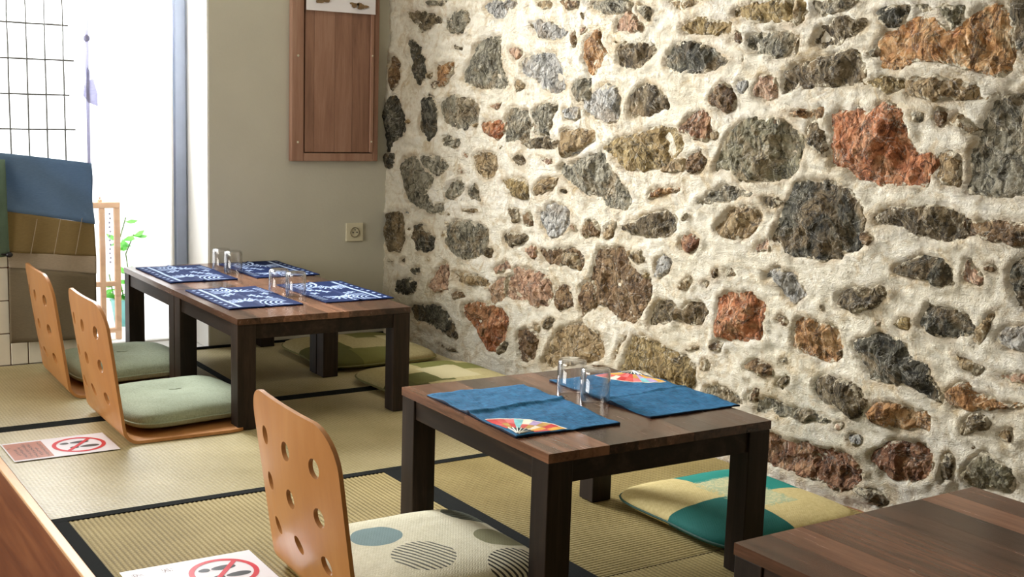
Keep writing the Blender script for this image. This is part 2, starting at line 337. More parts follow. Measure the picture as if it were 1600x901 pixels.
# ---- stone wall: kind and outline (mm along the wall from the corner, mm up)
STONE_DATA = '''
K 139,1431 221,1431 417,1404 432,1372 348,1349 269,1337 201,1376
G 466,1388 539,1413 632,1409 653,1374 610,1327 516,1323 481,1352
G 322,1466 483,1458 457,1435 359,1436
D 166,1303 241,1294 317,1226 327,1160 263,1116 210,1153 184,1228
O 412,1189 548,1213 564,1160 498,1117 436,1113
B 5,1253 85,1221 110,1153 58,1084 24,1161
D -4,1029 74,1065 155,994 173,910 81,876 19,811 -12,784 -24,903
D 310,1057 417,1066 448,1001 437,927 382,888 292,937 305,990
G 494,1052 568,1082 675,1062 740,1035 724,979 641,942 519,959 476,1001
G 466,907 549,913 604,891 578,864 488,871
G 703,1270 765,1295 875,1293 892,1193 938,1126 885,1105 724,1111 644,1146 655,1194 693,1222
L 1032,1211 1142,1242 1229,1228 1264,1171 1278,1108 1194,1089 1104,1139 1029,1165
R 768,974 909,991 912,931 883,913 783,940
P 802,1050 888,1055 883,1025 828,1023
G 937,1026 1054,1028 1091,977 1083,918 944,905
G 1100,1016 1164,1056 1245,1051 1232,994 1219,943 1126,939
K 1026,909 1138,933 1269,925 1249,893 1107,889
L 727,1425 807,1442 985,1433 952,1402 871,1363 797,1389
T 1098,1427 1196,1422 1187,1385 1116,1401
B 1259,1419 1371,1413 1363,1390 1292,1381
L 1069,1346 1178,1354 1286,1313 1257,1283 1117,1293
P 931,1258 1018,1257 1025,1231 980,1205
G 1325,1115 1388,1152 1428,1146 1423,1073 1354,1063
L 1283,1039 1375,1048 1388,1005 1306,996
L 1293,958 1390,968 1405,888 1324,877
B 1313,1306 1338,1306 1347,1250 1321,1248
K 545,1280 619,1275 613,1251 560,1255
D -23,813 75,818 67,753 1,744
G 141,779 264,817 316,768 416,734 350,668 432,604 374,583 230,617 165,696
G 328,820 480,828 520,781 435,743 356,771
T 707,849 870,858 889,812 850,758 764,767
K 985,845 1047,867 1080,841 1042,817
G 522,721 614,742 652,701 581,661 497,659
G 670,702 731,736 760,680 795,659 725,663
K 8,545 149,563 177,475 154,398 46,385 0,457
D 245,514 316,531 417,480 400,421 280,412 236,460
D 241,328 292,346 328,334 304,305 259,304
D 116,264 212,285 285,265 266,220 183,197 118,215
G 567,566 730,576 818,552 822,475 737,436 647,420 534,462 513,510
T 601,618 736,635 745,617 639,607
G 430,634 488,629 499,594 452,585
P 386,279 499,382 557,374 542,281 446,257
T 576,356 649,376 810,367 854,354 812,324 615,321
B 580,266 653,292 682,271 600,244
D 258,166 429,202 546,179 625,111 607,82 453,97 291,107
R 683,236 780,266 935,260 979,210 958,130 877,81 806,103 732,169 685,191
P 847,324 912,372 969,389 962,303 884,272
P 860,403 958,453 992,429 911,386
P 985,400 1071,440 1226,423 1252,364 1218,304 1111,302 990,316
B 1280,395 1359,410 1385,330 1300,313
Y 908,758 1052,776 1100,753 1088,702 993,704
T 1131,755 1190,786 1284,801 1251,755 1134,710
L 1159,659 1239,701 1327,682 1338,631 1276,572 1202,582 1169,624
K 963,655 1035,661 1046,612 1007,599
B 1060,631 1106,658 1132,611 1078,601
K 944,560 1024,573 1104,549 1004,501 954,519
P 1083,515 1144,535 1161,505 1132,475
B 1178,516 1264,535 1350,549 1422,527 1418,475 1340,474 1223,472
T 1422,622 1460,660 1485,603 1432,584
B 1038,182 1147,215 1187,189 1169,103 1076,76 1048,137
K 1213,258 1279,283 1274,241 1238,230
K 992,127 966,141 911,78 961,82
P 1170,855 1244,864 1253,838 1201,835
K 465,47 609,37 638,22 515,30
K 48,347 91,353 92,336 53,332
K 145,359 188,364 188,340 152,339
G 1293,829 1417,874 1515,890 1570,839 1653,769 1668,731 1613,705 1544,721 1417,751 1349,780
T 1245,156 1292,225 1355,264 1448,279 1550,258 1563,181 1438,138 1308,96 1228,97
K 2308,1163 2396,1191 2473,1211 2560,1227 2597,1184 2607,1142 2548,1125 2458,1120 2365,1111 2323,1092 2329,1147
K 2425,1022 2462,1027 2509,962 2491,932 2443,955
D 2323,694 2352,757 2382,806 2396,847 2459,857 2527,860 2596,837 2627,808 2642,761 2637,701 2586,664 2482,644 2406,646 2342,668
B 1424,419 1473,449 1511,422 1515,355 1463,324 1425,341
O 2424,443 2441,466 2498,470 2589,453 2599,396 2572,360 2498,363 2425,373 2417,410
G 2966,964 2979,1017 3009,1069 3011,1092 3084,1111 3182,1106 3210,990 3205,887 3109,875 2971,865 2964,900
B 2959,801 3013,802 3115,812 3197,812 3202,760 3121,751 3036,749 2967,757
D 2652,419 2675,450 2741,470 2800,465 2833,435 2882,414 2907,378 2929,349 2924,326 2872,332 2821,352 2760,339 2711,346 2682,376
P 3064,435 3153,449 3234,461 3237,426 3156,414 3096,419
D 3028,1330 3060,1340 3126,1333 3147,1209 3075,1202 3052,1225 3029,1285
D 3092,706 3124,728 3205,730 3225,620 3138,594 3110,617 3093,662
L 3070,519 3102,558 3205,578 3213,508 3147,499 3096,497
T 1264,1419 1362,1414 1358,1381 1291,1381
G 1410,1411 1636,1400 1617,1363 1518,1353 1423,1389
T 1804,1392 1998,1382 1962,1365 1866,1356
P 1575,1341 1639,1362 1706,1322 1702,1295 1583,1298
G 1669,1385 1734,1372 1736,1331 1693,1353
Y 1894,1315 1983,1332 2103,1314 2101,1280 2016,1270 1901,1282
Y 2126,1357 2195,1366 2366,1363 2387,1310 2324,1300 2233,1307 2129,1320
B 2103,1258 2132,1288 2159,1275 2153,1247
G 2177,1265 2227,1282 2342,1276 2351,1222 2292,1205 2207,1219 2179,1244
T 2355,1270 2375,1263 2380,1207 2361,1219
O 1395,1275 1486,1315 1502,1258 1532,1229 1473,1172 1439,1151 1394,1202
K 1583,1228 1613,1263 1753,1253 1745,1212 1663,1175 1586,1186
D 1807,1211 1893,1263 2027,1241 2095,1195 2024,1164 1930,1157 1840,1171
L 1403,1063 1476,1122 1579,1115 1603,1009 1530,1000 1436,1019
K 1653,1088 1720,1130 1772,1124 1827,1083 1820,1043 1674,1018 1651,1039
B 2030,1086 2091,1138 2143,1100 2142,1056 2098,1042 2051,1061
P 2210,1126 2238,1157 2296,1151 2306,1090 2269,1077 2217,1101
U 1909,991 1940,1032 1996,1053 2039,1034 2048,983 2041,956 1994,954 1915,971
Y 1524,920 1645,961 1751,986 1843,996 1906,957 1904,920 1813,858 1687,843 1608,867 1555,893
T 1817,865 1915,901 1937,878 1924,854 1834,849
B 1950,899 1996,931 2028,903 2024,870 1963,850
M 2080,867 2098,933 2130,986 2189,1019 2274,1028 2358,1006 2400,977 2402,917 2370,867 2289,852 2176,851 2121,876
O 2346,1054 2424,1068 2485,1066 2465,1033 2388,1031
B 2298,1032 2335,1036 2341,1012 2317,1002
T 1293,963 1451,968 1460,925 1372,891 1298,872
T 1377,1377 1395,1369 1391,1337 1381,1341
O 1769,772 1820,803 1900,805 1924,788 1857,775 1776,753
G 1998,763 2064,810 2135,826 2237,812 2189,790 2047,752
K 2267,800 2333,802 2362,797 2307,771
T 2083,700 2141,757 2211,767 2271,747 2256,702 2199,671 2107,668
K 1636,655 1744,698 1849,724 1903,697 1900,662 1856,634 1713,627 1650,632
K 1935,716 1962,734 1965,699 1943,693
B 1420,608 1438,649 1512,656 1522,602 1435,589
T 1540,638 1603,665 1600,619 1549,601
U 1920,625 1945,659 2001,661 2024,637 2000,603 1939,600
P 2249,665 2306,682 2314,644 2261,634
T 1673,569 1752,586 1773,549 1732,535
L 1815,554 1859,591 1896,564 1877,514 1818,506
B 1501,515 1526,552 1641,574 1708,516 1784,485 1799,447 1733,347 1658,335 1578,364 1498,361 1467,312 1439,317 1427,402 1478,452
T 1319,537 1391,527 1422,471 1366,472 1322,484
T 1936,491 1978,527 2001,507 1971,468
T 2033,520 2075,533 2067,498
T 2131,567 2165,582 2183,558 2158,548
K 1826,403 1847,434 1905,439 1952,422 1984,443 2061,447 2068,417 2023,375 1922,370 1854,347 1805,355
R 2112,470 2152,498 2252,509 2298,483 2303,426 2293,373 2184,357 2121,357
B 2092,329 2122,346 2145,327 2130,312 2098,311
L 2286,576 2341,604 2408,585 2457,543 2415,501 2367,522 2336,554 2297,556
B 2349,448 2371,466 2405,450 2393,430
Y 1725,280 1786,295 1859,279 1963,274 2017,237 2027,176 1984,151 1868,159 1794,177 1671,152
B 2240,296 2287,320 2347,303 2359,283 2311,270 2251,276
K 2370,263 2405,292 2429,283 2391,239
T 2055,245 2085,282 2103,258 2077,238
T 1618,167 1644,257 1706,289 1665,227
T 1974,288 2038,320 2034,303 1996,285
B 2084,557 2110,568 2112,538 2091,535
K 2423,1256 2450,1296 2516,1316 2589,1308 2605,1279 2550,1261 2508,1237 2430,1230
D 2630,1317 2669,1337 2743,1334 2724,1286 2675,1272
M 2752,1332 2800,1336 2900,1326 2903,1293 2869,1268 2834,1309 2781,1308
G 2410,1361 2563,1354 2515,1322 2433,1317
T 2343,1365 2372,1351 2380,1310 2365,1293 2349,1299
X 2658,1239 2663,1255 2715,1276 2765,1304 2830,1290 2870,1260 2901,1288 2931,1315 2977,1323 3019,1301 3034,1211 3036,1165 2995,1150 2953,1158 2890,1179 2802,1188 2732,1170 2678,1174 2661,1206
G 2604,1218 2631,1231 2656,1217 2641,1198 2612,1204
Y 2590,1133 2659,1156 2741,1142 2744,1118 2684,1101 2635,1114
T 2758,1134 2773,1150 2856,1153 2918,1145 2962,1130 2970,1109 3021,1120 3006,1097 2965,1094 2824,1089 2762,1102
R 2504,1034 2517,1052 2597,1065 2626,1060 2680,1078 2735,1063 2754,1008 2785,966 2837,963 2844,920 2819,875 2706,869 2651,868 2583,898 2534,913 2523,988
T 2848,947 2874,970 2924,962 2938,941 2938,888 2927,872 2875,895 2854,915
G 2769,1058 2801,1070 2816,1048 2798,1032
B 2843,1060 2857,1079 2880,1066 2874,1029 2856,1028
T 2889,1034 2908,1064 2958,1047 2978,1027 2962,1005 2924,1025
K 2667,783 2724,806 2822,826 2884,826 2944,814 2957,787 2956,758 2919,743 2878,741 2802,748 2765,762 2699,761
D 2754,646 2794,684 2882,701 2925,674 2929,640 2890,623 2813,630 2770,633
P 2957,684 2974,709 2996,689 3024,664 3013,640 2967,651
B 3014,697 3044,706 3059,686 3035,677
K 2571,559 2625,579 2692,598 2739,577 2697,540 2639,512 2583,522
D 2850,534 2868,572 2929,570 2969,565 3007,542 2988,510 2957,493 2889,493 2853,510
T 3001,506 3022,556 3069,586 3055,544 3034,495
Y 2761,501 2794,531 2823,529 2819,498
T 2953,463 2993,453 3046,440 2997,421
K 2510,291 2547,326 2608,318 2667,317 2703,290 2706,257 2667,224 2607,235 2537,247
O 2718,260 2766,297 2844,298 2897,284 2907,258 2887,237 2789,223 2725,224
U 2725,133 2770,178 2823,198 2868,206 2911,187 2916,130 2893,101 2810,88 2761,101
U 2347,101 2383,110 2459,103 2513,113 2583,120 2652,120 2689,82 2669,21 2611,4 2540,6 2467,7 2357,14
K 2948,145 2957,199 2994,190 2984,149 2951,111
M 3012,144 3035,194 3079,234 3135,214 3159,172 3123,137 3062,132
D 2678,23 2701,40 2758,46 2801,17 2763,-4 2721,8
G 2299,180 2344,220 2412,205 2504,208 2577,193 2560,178 2453,164 2378,164 2321,155
G 2080,186 2142,211 2216,199 2244,175 2189,155 2104,156
B 2257,201 2284,233 2315,221 2298,187 2264,179
B 2241,272 2278,310 2346,308 2358,281 2301,266
K 2370,262 2404,298 2425,280 2390,240
O 2942,355 2995,392 3038,376 3079,372 3151,370 3156,356 3082,342 3029,324 2959,327
K 2992,278 3023,320 3070,327 3080,293 3041,277 3009,254
T 2990,440 3044,445 3033,424 3013,420
B 3017,237 3044,247 3039,230
P 2586,181 2635,207 2621,175
T 2057,267 2094,278 2097,248 2065,241
T 3100,292 3132,305 3141,277 3109,269
'''
WO = Vector((2.535, YB, 0)); WD = Vector((.0262, -1, 0)).normalized(); WN = Vector((WD.y, -WD.x, 0))   # WN points into the room (-x)
STONES = []
for l in STONE_DATA.strip().split('\n'):
    p = l.split(); STONES.append((p[0], [tuple(float(a)/1000 for a in q.split(',')) for q in p[1:]]))
def centroid(P): return (sum(p[0] for p in P)/len(P), sum(p[1] for p in P)/len(P))
def extra_stones():
    rs = random.Random(11); used = [(centroid(P), max(math.dist(centroid(P), q) for q in P)) for k, P in STONES]; out = []
    cand = 0
    while cand < 9000 and len(out) < 125:
        cand += 1; frag = len(out) >= 85
        s, z = (rs.uniform(.15, 3.1), rs.uniform(.1, 1.38)) if frag else (rs.uniform(.1, 4.4), rs.uniform(.05, 2.33) if rs.random() < .3 else rs.uniform(1.4, 2.33))
        inview = z < 1.36 and .1 < s < 3.15 and z > .12 - 0*s
        r = rs.uniform(.012, .036) if frag else rs.uniform(.035, .13)
        if inview != frag: continue
        if any(math.hypot(s-c[0], z-c[1]) < (r+R)*(.8 if frag else .95)+.012*(not frag) for c, R in used): continue
        a = rs.uniform(-.3, .3); asp = rs.uniform(.55, .85); n = rs.randint(6, 9)
        P = []
        for i in range(n):
            t = 2*math.pi*i/n; q = rs.uniform(.8, 1.02)*r; x, y = math.cos(t)*q, math.sin(t)*q*asp
            P.append((s+x*math.cos(a)-y*math.sin(a), z+x*math.sin(a)+y*math.cos(a)))
        if min(p[1] for p in P) < .01: continue
        out.append((rs.choice('TTTBPKYL' if frag else 'DDKKGGTTBYOPRUL'), P)); used.append(((s, z), r))
    return out
STONES += extra_stones()
def hm(s, z):    # mortar surface height towards the room
    return .014*nz(s*2.6, z*2.6, 3) + .009*nz(s*8+z*2, z*12, 7) + .006*(.5-abs(nz(s*17+z*4, z*24, 4))*2) + .0035*nz(s*34, z*34, 1)
def resample(P, step, jit, seed):
    n = len(P); pts = []
    for i in range(n):        # Catmull-Rom, lightly smoothed
        p0, p1, p2, p3 = (Vector(P[(i+k-1) % n]) for k in range(4)); m = max(2, int((p2-p1).length/step))
        for k in range(m):
            t = k/m; c = .5*((2*p1)+(p2-p0)*t+(2*p0-5*p1+4*p2-p3)*t*t+(3*p1-p0-3*p2+p3)*t**3)
            pts.append(.62*c+.38*(p1.lerp(p2, t)))
    cx = sum((p for p in pts), Vector((0, 0)))/len(pts); pts = [cx+(p-cx)*1.10 for p in pts]
    return [p+Vector((nz(p.x*24, p.y*24, seed), nz(p.x*24, p.y*24, seed+9)))*jit+Vector((nz(p.x*110, p.y*110, seed), nz(p.x*110, p.y*110, seed+5)))*jit*.5 for p in pts]
def build_stone_wall():
    ds = .011; S0, S1, Z0, Z1 = -.02, 5.5, -.05, 2.4
    ns = int((S1-S0)/ds); nzv = int((Z1-Z0)/ds)
    ss = np.linspace(S0, S1, ns+1); zz = np.linspace(Z0, Z1, nzv+1)
    H = np.array([[hm(s, z) for z in zz] for s in ss])
    dist = np.full(H.shape, 9.)
    SG, ZG = np.meshgrid(ss, zz, indexing='ij')
    outl = []
    for i, (k, P) in enumerate(STONES):
        P = resample(P, .011, .011, i*.37); outl.append(P)
        A = np.array([(p.x, p.y) for p in P]); lo = A.min(0)-.05; hi = A.max(0)+.05
        i0, i1 = np.searchsorted(ss, [lo[0], hi[0]]); j0, j1 = np.searchsorted(zz, [lo[1], hi[1]])
        if i1 <= i0 or j1 <= j0: continue
        X = SG[i0:i1, j0:j1]; Y = ZG[i0:i1, j0:j1]; d = np.full(X.shape, 9.); ins = np.zeros(X.shape, bool)
        B = np.roll(A, -1, 0)
        for (ax, ay), (cx, cy) in zip(A, B):
            vx, vy = cx-ax, cy-ay; L = vx*vx+vy*vy+1e-12; t = np.clip(((X-ax)*vx+(Y-ay)*vy)/L, 0, 1)
            d = np.minimum(d, np.hypot(X-ax-t*vx, Y-ay-t*vy))
            if abs(vy) > 1e-9: ins ^= ((ay > Y) != (cy > Y)) & (X < (cx-ax)*(Y-ay)/vy+ax)
        d = np.where(ins, -d, d); dist[i0:i1, j0:j1] = np.minimum(dist[i0:i1, j0:j1], d)
    lift = np.where(dist > 0, .006*np.exp(-(dist/.014)**2), 0) - np.where(dist < -.006, .012, 0)
    H2 = H+lift
    V = np.stack([SG, H2, ZG], -1).reshape(-1, 3)
    idx = np.arange((ns+1)*(nzv+1)).reshape(ns+1, nzv+1)
    F = np.stack([idx[:-1, :-1], idx[:-1, 1:], idx[1:, 1:], idx[1:, :-1]], -1).reshape(-1, 4)
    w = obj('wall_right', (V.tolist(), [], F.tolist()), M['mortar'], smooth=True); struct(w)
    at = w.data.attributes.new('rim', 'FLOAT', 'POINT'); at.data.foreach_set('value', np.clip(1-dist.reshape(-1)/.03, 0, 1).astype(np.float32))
    # wall-local frame: x = along the wall, y = out into the room, z = up
    mw = Matrix((WD, WN, Vector((0, 0, 1)))).transposed().to_4x4(); mw.translation = WO; w.matrix_world = mw
    for i, ((k, P0), P) in enumerate(zip(STONES, outl)):
        c = Vector((sum(p.x for p in P)/len(P), sum(p.y for p in P)/len(P)))
        rad = sum((p-c).length for p in P)/len(P); n = len(P)
        rs = random.Random(i); dep = (.008+.11*min(rad, .14))*rs.uniform(.7, 1.2)
        if k in 'LP': dep *= .6
        pl = []
        for _ in range(3+int(rad*45)):       # broken facets: the lowest of a few tilted planes
            a_, r_ = rs.uniform(0, 6.283), rad*rs.uniform(0, .8); g = rs.uniform(.05, .55); b_ = rs.uniform(0, 6.283)
            pl.append((c.x+r_*math.cos(a_), c.y+r_*math.sin(a_), g*math.cos(b_), g*math.sin(b_), rs.uniform(.7, 1.6)*dep))
        crag = min(.35*rad if k in 'DKMG' else .22*rad, .011)
        A = np.array([(p.x, p.y) for p in P]); Bn = np.roll(A, -1, 0); st = .0095 if rad > .04 else .007
        gx = np.arange(A[:, 0].min()+st/2, A[:, 0].max(), st); gz = np.arange(A[:, 1].min()+st/2, A[:, 1].max(), st)
        Q = np.array([(x+rs.uniform(-.38, .38)*st, z+rs.uniform(-.38, .38)*st) for x in gx for z in gz]) if len(gx) and len(gz) else np.zeros((0, 2))
        if len(Q):
            d = np.full(len(Q), 9.); ins = np.zeros(len(Q), bool)
            for (ax, ay), (cx, cy) in zip(A, Bn):
                vx, vy = cx-ax, cy-ay; L = vx*vx+vy*vy+1e-12; t = np.clip(((Q[:, 0]-ax)*vx+(Q[:, 1]-ay)*vy)/L, 0, 1)
                d = np.minimum(d, np.hypot(Q[:, 0]-ax-t*vx, Q[:, 1]-ay-t*vy))
                if abs(vy) > 1e-9: ins ^= ((ay > Q[:, 1]) != (cy > Q[:, 1])) & (Q[:, 0] < (cx-ax)*(Q[:, 1]-ay)/vy+ax)
            keep = ins & (d > st*.45); Q, d = Q[keep], d[keep]
        else: d = np.zeros(0)
        pts = [Vector(p) for p in A]+[Vector(q) for q in Q]; dd = [0.]*n+list(d)
        cv, ce, cf, ov, oe, of = geometry.delaunay_2d_cdt(pts, [], [list(range(n))], 1, 1e-6)
        vs, rim = [], []
        for v2, src in zip(cv, ov):
            x, z = v2; e = max((dd[j] for j in src), default=0); pr = min(1, e/(.22*rad))**.6
            if e == 0: h = hm(x, z)-.012
            else:
                rdg = (1-abs(nz(x*17, z*17, i*1.7))*2.4)*.7+(.5-abs(nz(x*41, z*41, i))*1.6)*.45+nz(x*90, z*90, 2)*.4
                h = hm(x, z)-.003 + pr*(max(-.006, min(q5[4]+(x-q5[0])*q5[2]+(z-q5[1])*q5[3] for q5 in pl)*.8+dep*.35) + crag*rdg)
            vs.append((x, h, z)); rim.append(1-min(1, e/.022))
        fs = [tuple(f) for f in cf if len(f) > 2]
        fs = [f if (lambda a, b, c_: (b[0]-a[0])*(c_[2]-a[2])-(b[2]-a[2])*(c_[0]-a[0]))(vs[f[0]], vs[f[1]], vs[f[2]]) < 0 else f[::-1] for f in fs]
        o = obj('stone', (vs, [], fs), SM[k], w)
        o.data.attributes.new('rim', 'FLOAT', 'POINT').data.foreach_set('value', rim)
build_stone_wall()
# solid backing behind the mortar face
# ================================================================ TATAMI MATS
def mat_mesh(x0, x1, y0, y1, rib):
    lx, ly = x1-x0, y1-y0
    n = int((lx if rib == 1 else ly)/.0125)*5
    vs, fs = [], []
    for i in range(n+1):
        t = i/n; q = (lx if rib == 1 else ly)*t; z = (.00085 if y0 < 2.9 else .001)*math.cos(2*math.pi*q/.0125)
        for e in (0, 1):
            vs.append((q, e*ly, z) if rib == 1 else (e*lx, q, z))
    for i in range(n):
        a = 2*i; f = (a, a+2, a+3, a+1); fs.append(f if rib == 1 else f[::-1])
    b = len(vs); vs += [(0, 0, -.03), (lx, 0, -.03), (lx, ly, -.03), (0, ly, -.03), (0, 0, -.001), (lx, 0, -.001), (lx, ly, -.001), (0, ly, -.001)]
    for i in range(4): fs.append((b+i, b+(i+1) % 4, b+4+(i+1) % 4, b+4+i))
    return (vs, [], fs)
def tatami_mat(x0, x1, y0, y1, rib, borders, label):
    t = thing('tatami_mat', label, 'tatami mat', (x0, y0, 0), 0, 'tatami mats on the platform')
    g = .0015; m = obj('woven_top', mat_mesh(g, x1-x0-g, g, y1-y0-g, rib), M[('tatami_y' if rib == 1 else 'tatami_x')+('_old' if y0 < 2.9 else '')], t, smooth=True)
    m.location = (g, g, 0)
    for a, b, c, d in borders: obj('cloth_border', bx(a-x0, b-x0, c-y0, d-y0, -.028, .0022, bev=.0008), M['heri'], t)
B1, B2 = .034, .03
def bordered(x0, x1, y0, y1, rib, label, sides):
    bs = []
    if 'l' in sides: bs.append((x0, x0+B1, y0, y1))
    if 'r' in sides: bs.append((x1-B2, x1, y0, y1))
    if 'b' in sides: bs.append((x0, x1, y0, y0+B2))
    if 't' in sides: bs.append((x0, x1, y1-B2, y1))
    tatami_mat(x0, x1, y0, y1, rib, bs, label)
bordered(.661, 1.595, 2.05, 2.978, 1, 'ribbed tatami mat under the front perforated chair, broad ribs running away', 'lr')
bordered(1.595, 2.53, 2.05, 2.978, 0, 'finely ribbed tatami mat under the front low table', 'l')
bordered(.661, 2.53, 2.978, 3.91, 0, 'long pale tatami mat between the front and far low tables', 'bt')
bordered(.661, 1.59, 3.91, 4.838, 0, 'tatami mat under the two far perforated chairs, beside the window', 'br')
bordered(1.59, 2.53, 3.91, 4.838, 0, 'tatami mat beneath the far table and olive cushions, in the room corner', 'b')
bordered(.661, 1.595, 1.12, 2.05, 0, 'tatami mat at the nearest left edge of the platform, outside the photo frame', 'tb')
bordered(1.595, 2.53, 1.12, 2.05, 1, 'tatami mat under the nearest, cropped low table', 'lr')
bordered(.661, 2.53, .2, 1.12, 0, 'tatami mat nearest the camera, out of frame', 'tb')
# ================================================================ TABLES
def table(name, label, cx, cy, sx, sy, rz, seed, group='low wooden tables', H=.358):
    t = thing('low_table', label, 'table', (cx, cy, .0022), rz, group)
    hx, hy = sx/2, sy/2; T = .02; L = .064
    rs = random.Random(seed)
    ncol = 8; w = sx/ncol; xs = [-hx+i*w for i in range(ncol+1)]
    for i in range(ncol):
        cuts = [-hy, hy]
        if rs.random() < .8: cuts.insert(1, rs.uniform(-hy*.6, hy*.6))
        for a, b in zip(cuts, cuts[1:]):
            obj('plank', bx(xs[i]+.0002, xs[i+1]-.0002, a+.0002, b-.0002, H-T+rs.uniform(0, .0003), H+rs.uniform(0, .0001), bev=0), M['plank'], t)
    for a in (-1, 1):
        for b in (-1, 1):
            x0 = a*hx if a < 0 else hx-L; y0 = b*hy if b < 0 else hy-L
            o = .0015; obj('leg', bx(x0+o, x0+L-o, y0+o, y0+L-o, 0, H-T, bev=.002), M['tableleg'], t)
    A = .048; i_ = .007
    for s in (-1, 1):
        y = s*(hy-i_-.01); ap = bx(-hx+L-.002, hx-L+.002, y-.01, y+.01, H-T-A, H-T, bev=.001); a = obj('apron', ap, M['tableframe'], t)
        x = s*(hx-i_-.01); obj('apron', bx(x-.01, x+.01, -hy+L-.002, hy-L+.002, H-T-A, H-T, bev=.001), M['tableframe'], t)
    return t
T1 = table('t', 'low dark wood table nearest the stone wall middle, with plain blue placemats and two glasses', 1.682, 2.222, .608, .64, math.radians(-1.1), 3)
T2 = table('t', 'nearer half of the far low table pair, two patterned navy placemats, two glasses', 1.664, 3.885, .612, .634, math.radians(-.5), 5)
T3 = table('t', 'farther half of the far low table pair, against the plaster wall by the window', 1.67, 4.522, .612, .632, math.radians(-.5), 9)
T4 = table('t', 'bare low wooden table cut off by the bottom right corner of the photo', 1.68, 1.055, .625, .64, 0, 14, H=.35)
# ================================================================ CHAIRS
def chair_mesh():
    bm = bmesh.new(); W = .225; bh = .315; rh = .021
    # flat sheet: u across (-W..W), v along: 0 = front of seat, seat length SL, bend, back up
    R = .05; SL = .36; lb = R*math.radians(82); tilt = math.radians(82)
    v0 = SL+lb; back = .388; vt = v0+back
    # cells for the back
    us = [-W, -.066, .066, W]; hz = [.075, .178, .281]; vb = [v0+.033, v0+.136, v0+.239, v0+.344]
    def quad(u0, u1, a0, a1, nu, nv):
        g = [[bm.verts.new((u0+(u1-u0)*i/nu, a0+(a1-a0)*j/nv, 0)) for j in range(nv+1)] for i in range(nu+1)]
        for i in range(nu):
            for j in range(nv): bm.faces.new((g[i][j], g[i+1][j], g[i+1][j+1], g[i][j+1]))
    K = 6
    for ci in range(3):
        u0, u1 = us[ci], us[ci+1]; cu = (-.132, 0, .132)[ci]
        quad(u0, u1, 0, SL, K, 8); quad(u0, u1, SL, vb[0], K, 10); quad(u0, u1, vb[3], vt, K, 3)
        for ri in range(3):
            a0, a1 = vb[ri], vb[ri+1]; cv = (a0+a1)/2
            per = [(u0+(u1-u0)*k/K, a0) for k in range(K)]+[(u1, a0+(a1-a0)*k/K) for k in range(K)]+[(u1-(u1-u0)*k/K, a1) for k in range(K)]+[(u0, a1-(a1-a0)*k/K) for k in range(K)]
            rings = []
            for f in (0, .35, .7, 1):
                ring = []
                for k, (pu, pv) in enumerate(per):
                    t = -3*math.pi/4+2*math.pi*k/(4*K); c = (cu+rh*math.cos(t), cv+rh*math.sin(t)*1.0)
                    ring.append(bm.verts.new((c[0]*(1-f)+pu*f, c[1]*(1-f)+pv*f, 0)))
                rings.append(ring)
            n = len(per)
            for A, B in zip(rings, rings[1:]):
                for k in range(n): bm.faces.new((A[k], B[k], B[(k+1) % n], A[(k+1) % n]))
    bmesh.ops.remove_doubles(bm, verts=bm.verts, dist=1e-5)
    # rounded corners: square to disc in each corner block
    def rnd(v, cx, cy, r, sx, sy):
        dx, dy = (v.co.x-cx)*sx, (v.co.y-cy)*sy
        if dx > 0 and dy > 0:
            m = max(dx, dy)/math.hypot(dx, dy); k = min(1, max(dx, dy)/r)**1.5; m = 1+(m-1)*k
            v.co.x = cx+dx*m*sx; v.co.y = cy+dy*m*sy
    r1, r2 = .085, .07
    for v in bm.verts:
        for s in (-1, 1):
            rnd(v, s*(W-r1), vt-r1, r1, s, 1); rnd(v, s*(W-r2), r2, r2, s, -1)
    # bend: x forward (+x towards the table), back rises at -x
    for v in bm.verts:
        u, q = v.co.x, v.co.y
        if q > v0: u *= 1+.03*((q-v0)/back)
        if q <= SL: x, z, = R+SL-q, 0.
        elif q < v0:
            a = (q-SL)/R; x, z = R-R*math.sin(a), R-R*math.cos(a)
        else:
            e = q-v0; a = tilt; x = R-R*math.sin(a)-e*math.cos(a); z = R-R*math.cos(a)+e*math.sin(a)
            x -= .01*math.sin(math.pi*min(1, e/back))*(1-(u/W)**2)+.012*(1-(u/W)**2)*min(1, e/.1)
        v.co = Vector((x, u, z+.0))
    bmesh.ops.recalc_face_normals(bm, faces=bm.faces)
    geo = bmesh.ops.solidify(bm, geom=bm.faces[:], thickness=.0095)
    bmesh.ops.recalc_face_normals(bm, faces=bm.faces)
    zm = min(v.co.z for v in bm.verts)
    for v in bm.verts: v.co.z -= zm
    return bm
def chair(x, y, label, rz=0, src=[None]):
    if src[0] is None:
        o = obj('floor_chair', chair_mesh(), M['ply'], smooth=True); src[0] = o
        for e in o.data.edges: pass
        o.data.set_sharp_from_angle(angle=math.radians(50))
    else: o = src[0].copy(); C.objects.link(o)
    o.location = (x, y, .0022); o.rotation_euler = (0, 0, rz)
    return tag(o, label, 'chair', 'legless bentwood chairs with round holes')
chair(1.013, 2.245, 'perforated bentwood floor chair in front, holding the cushion with grey circles', math.radians(-2))
chair(1.0, 3.79, 'middle perforated floor chair, beside the nearer half of the far table', math.radians(-1))
chair(1.0, 4.43, 'farthest perforated floor chair, right in front of the hanging patchwork cloth', math.radians(-2))
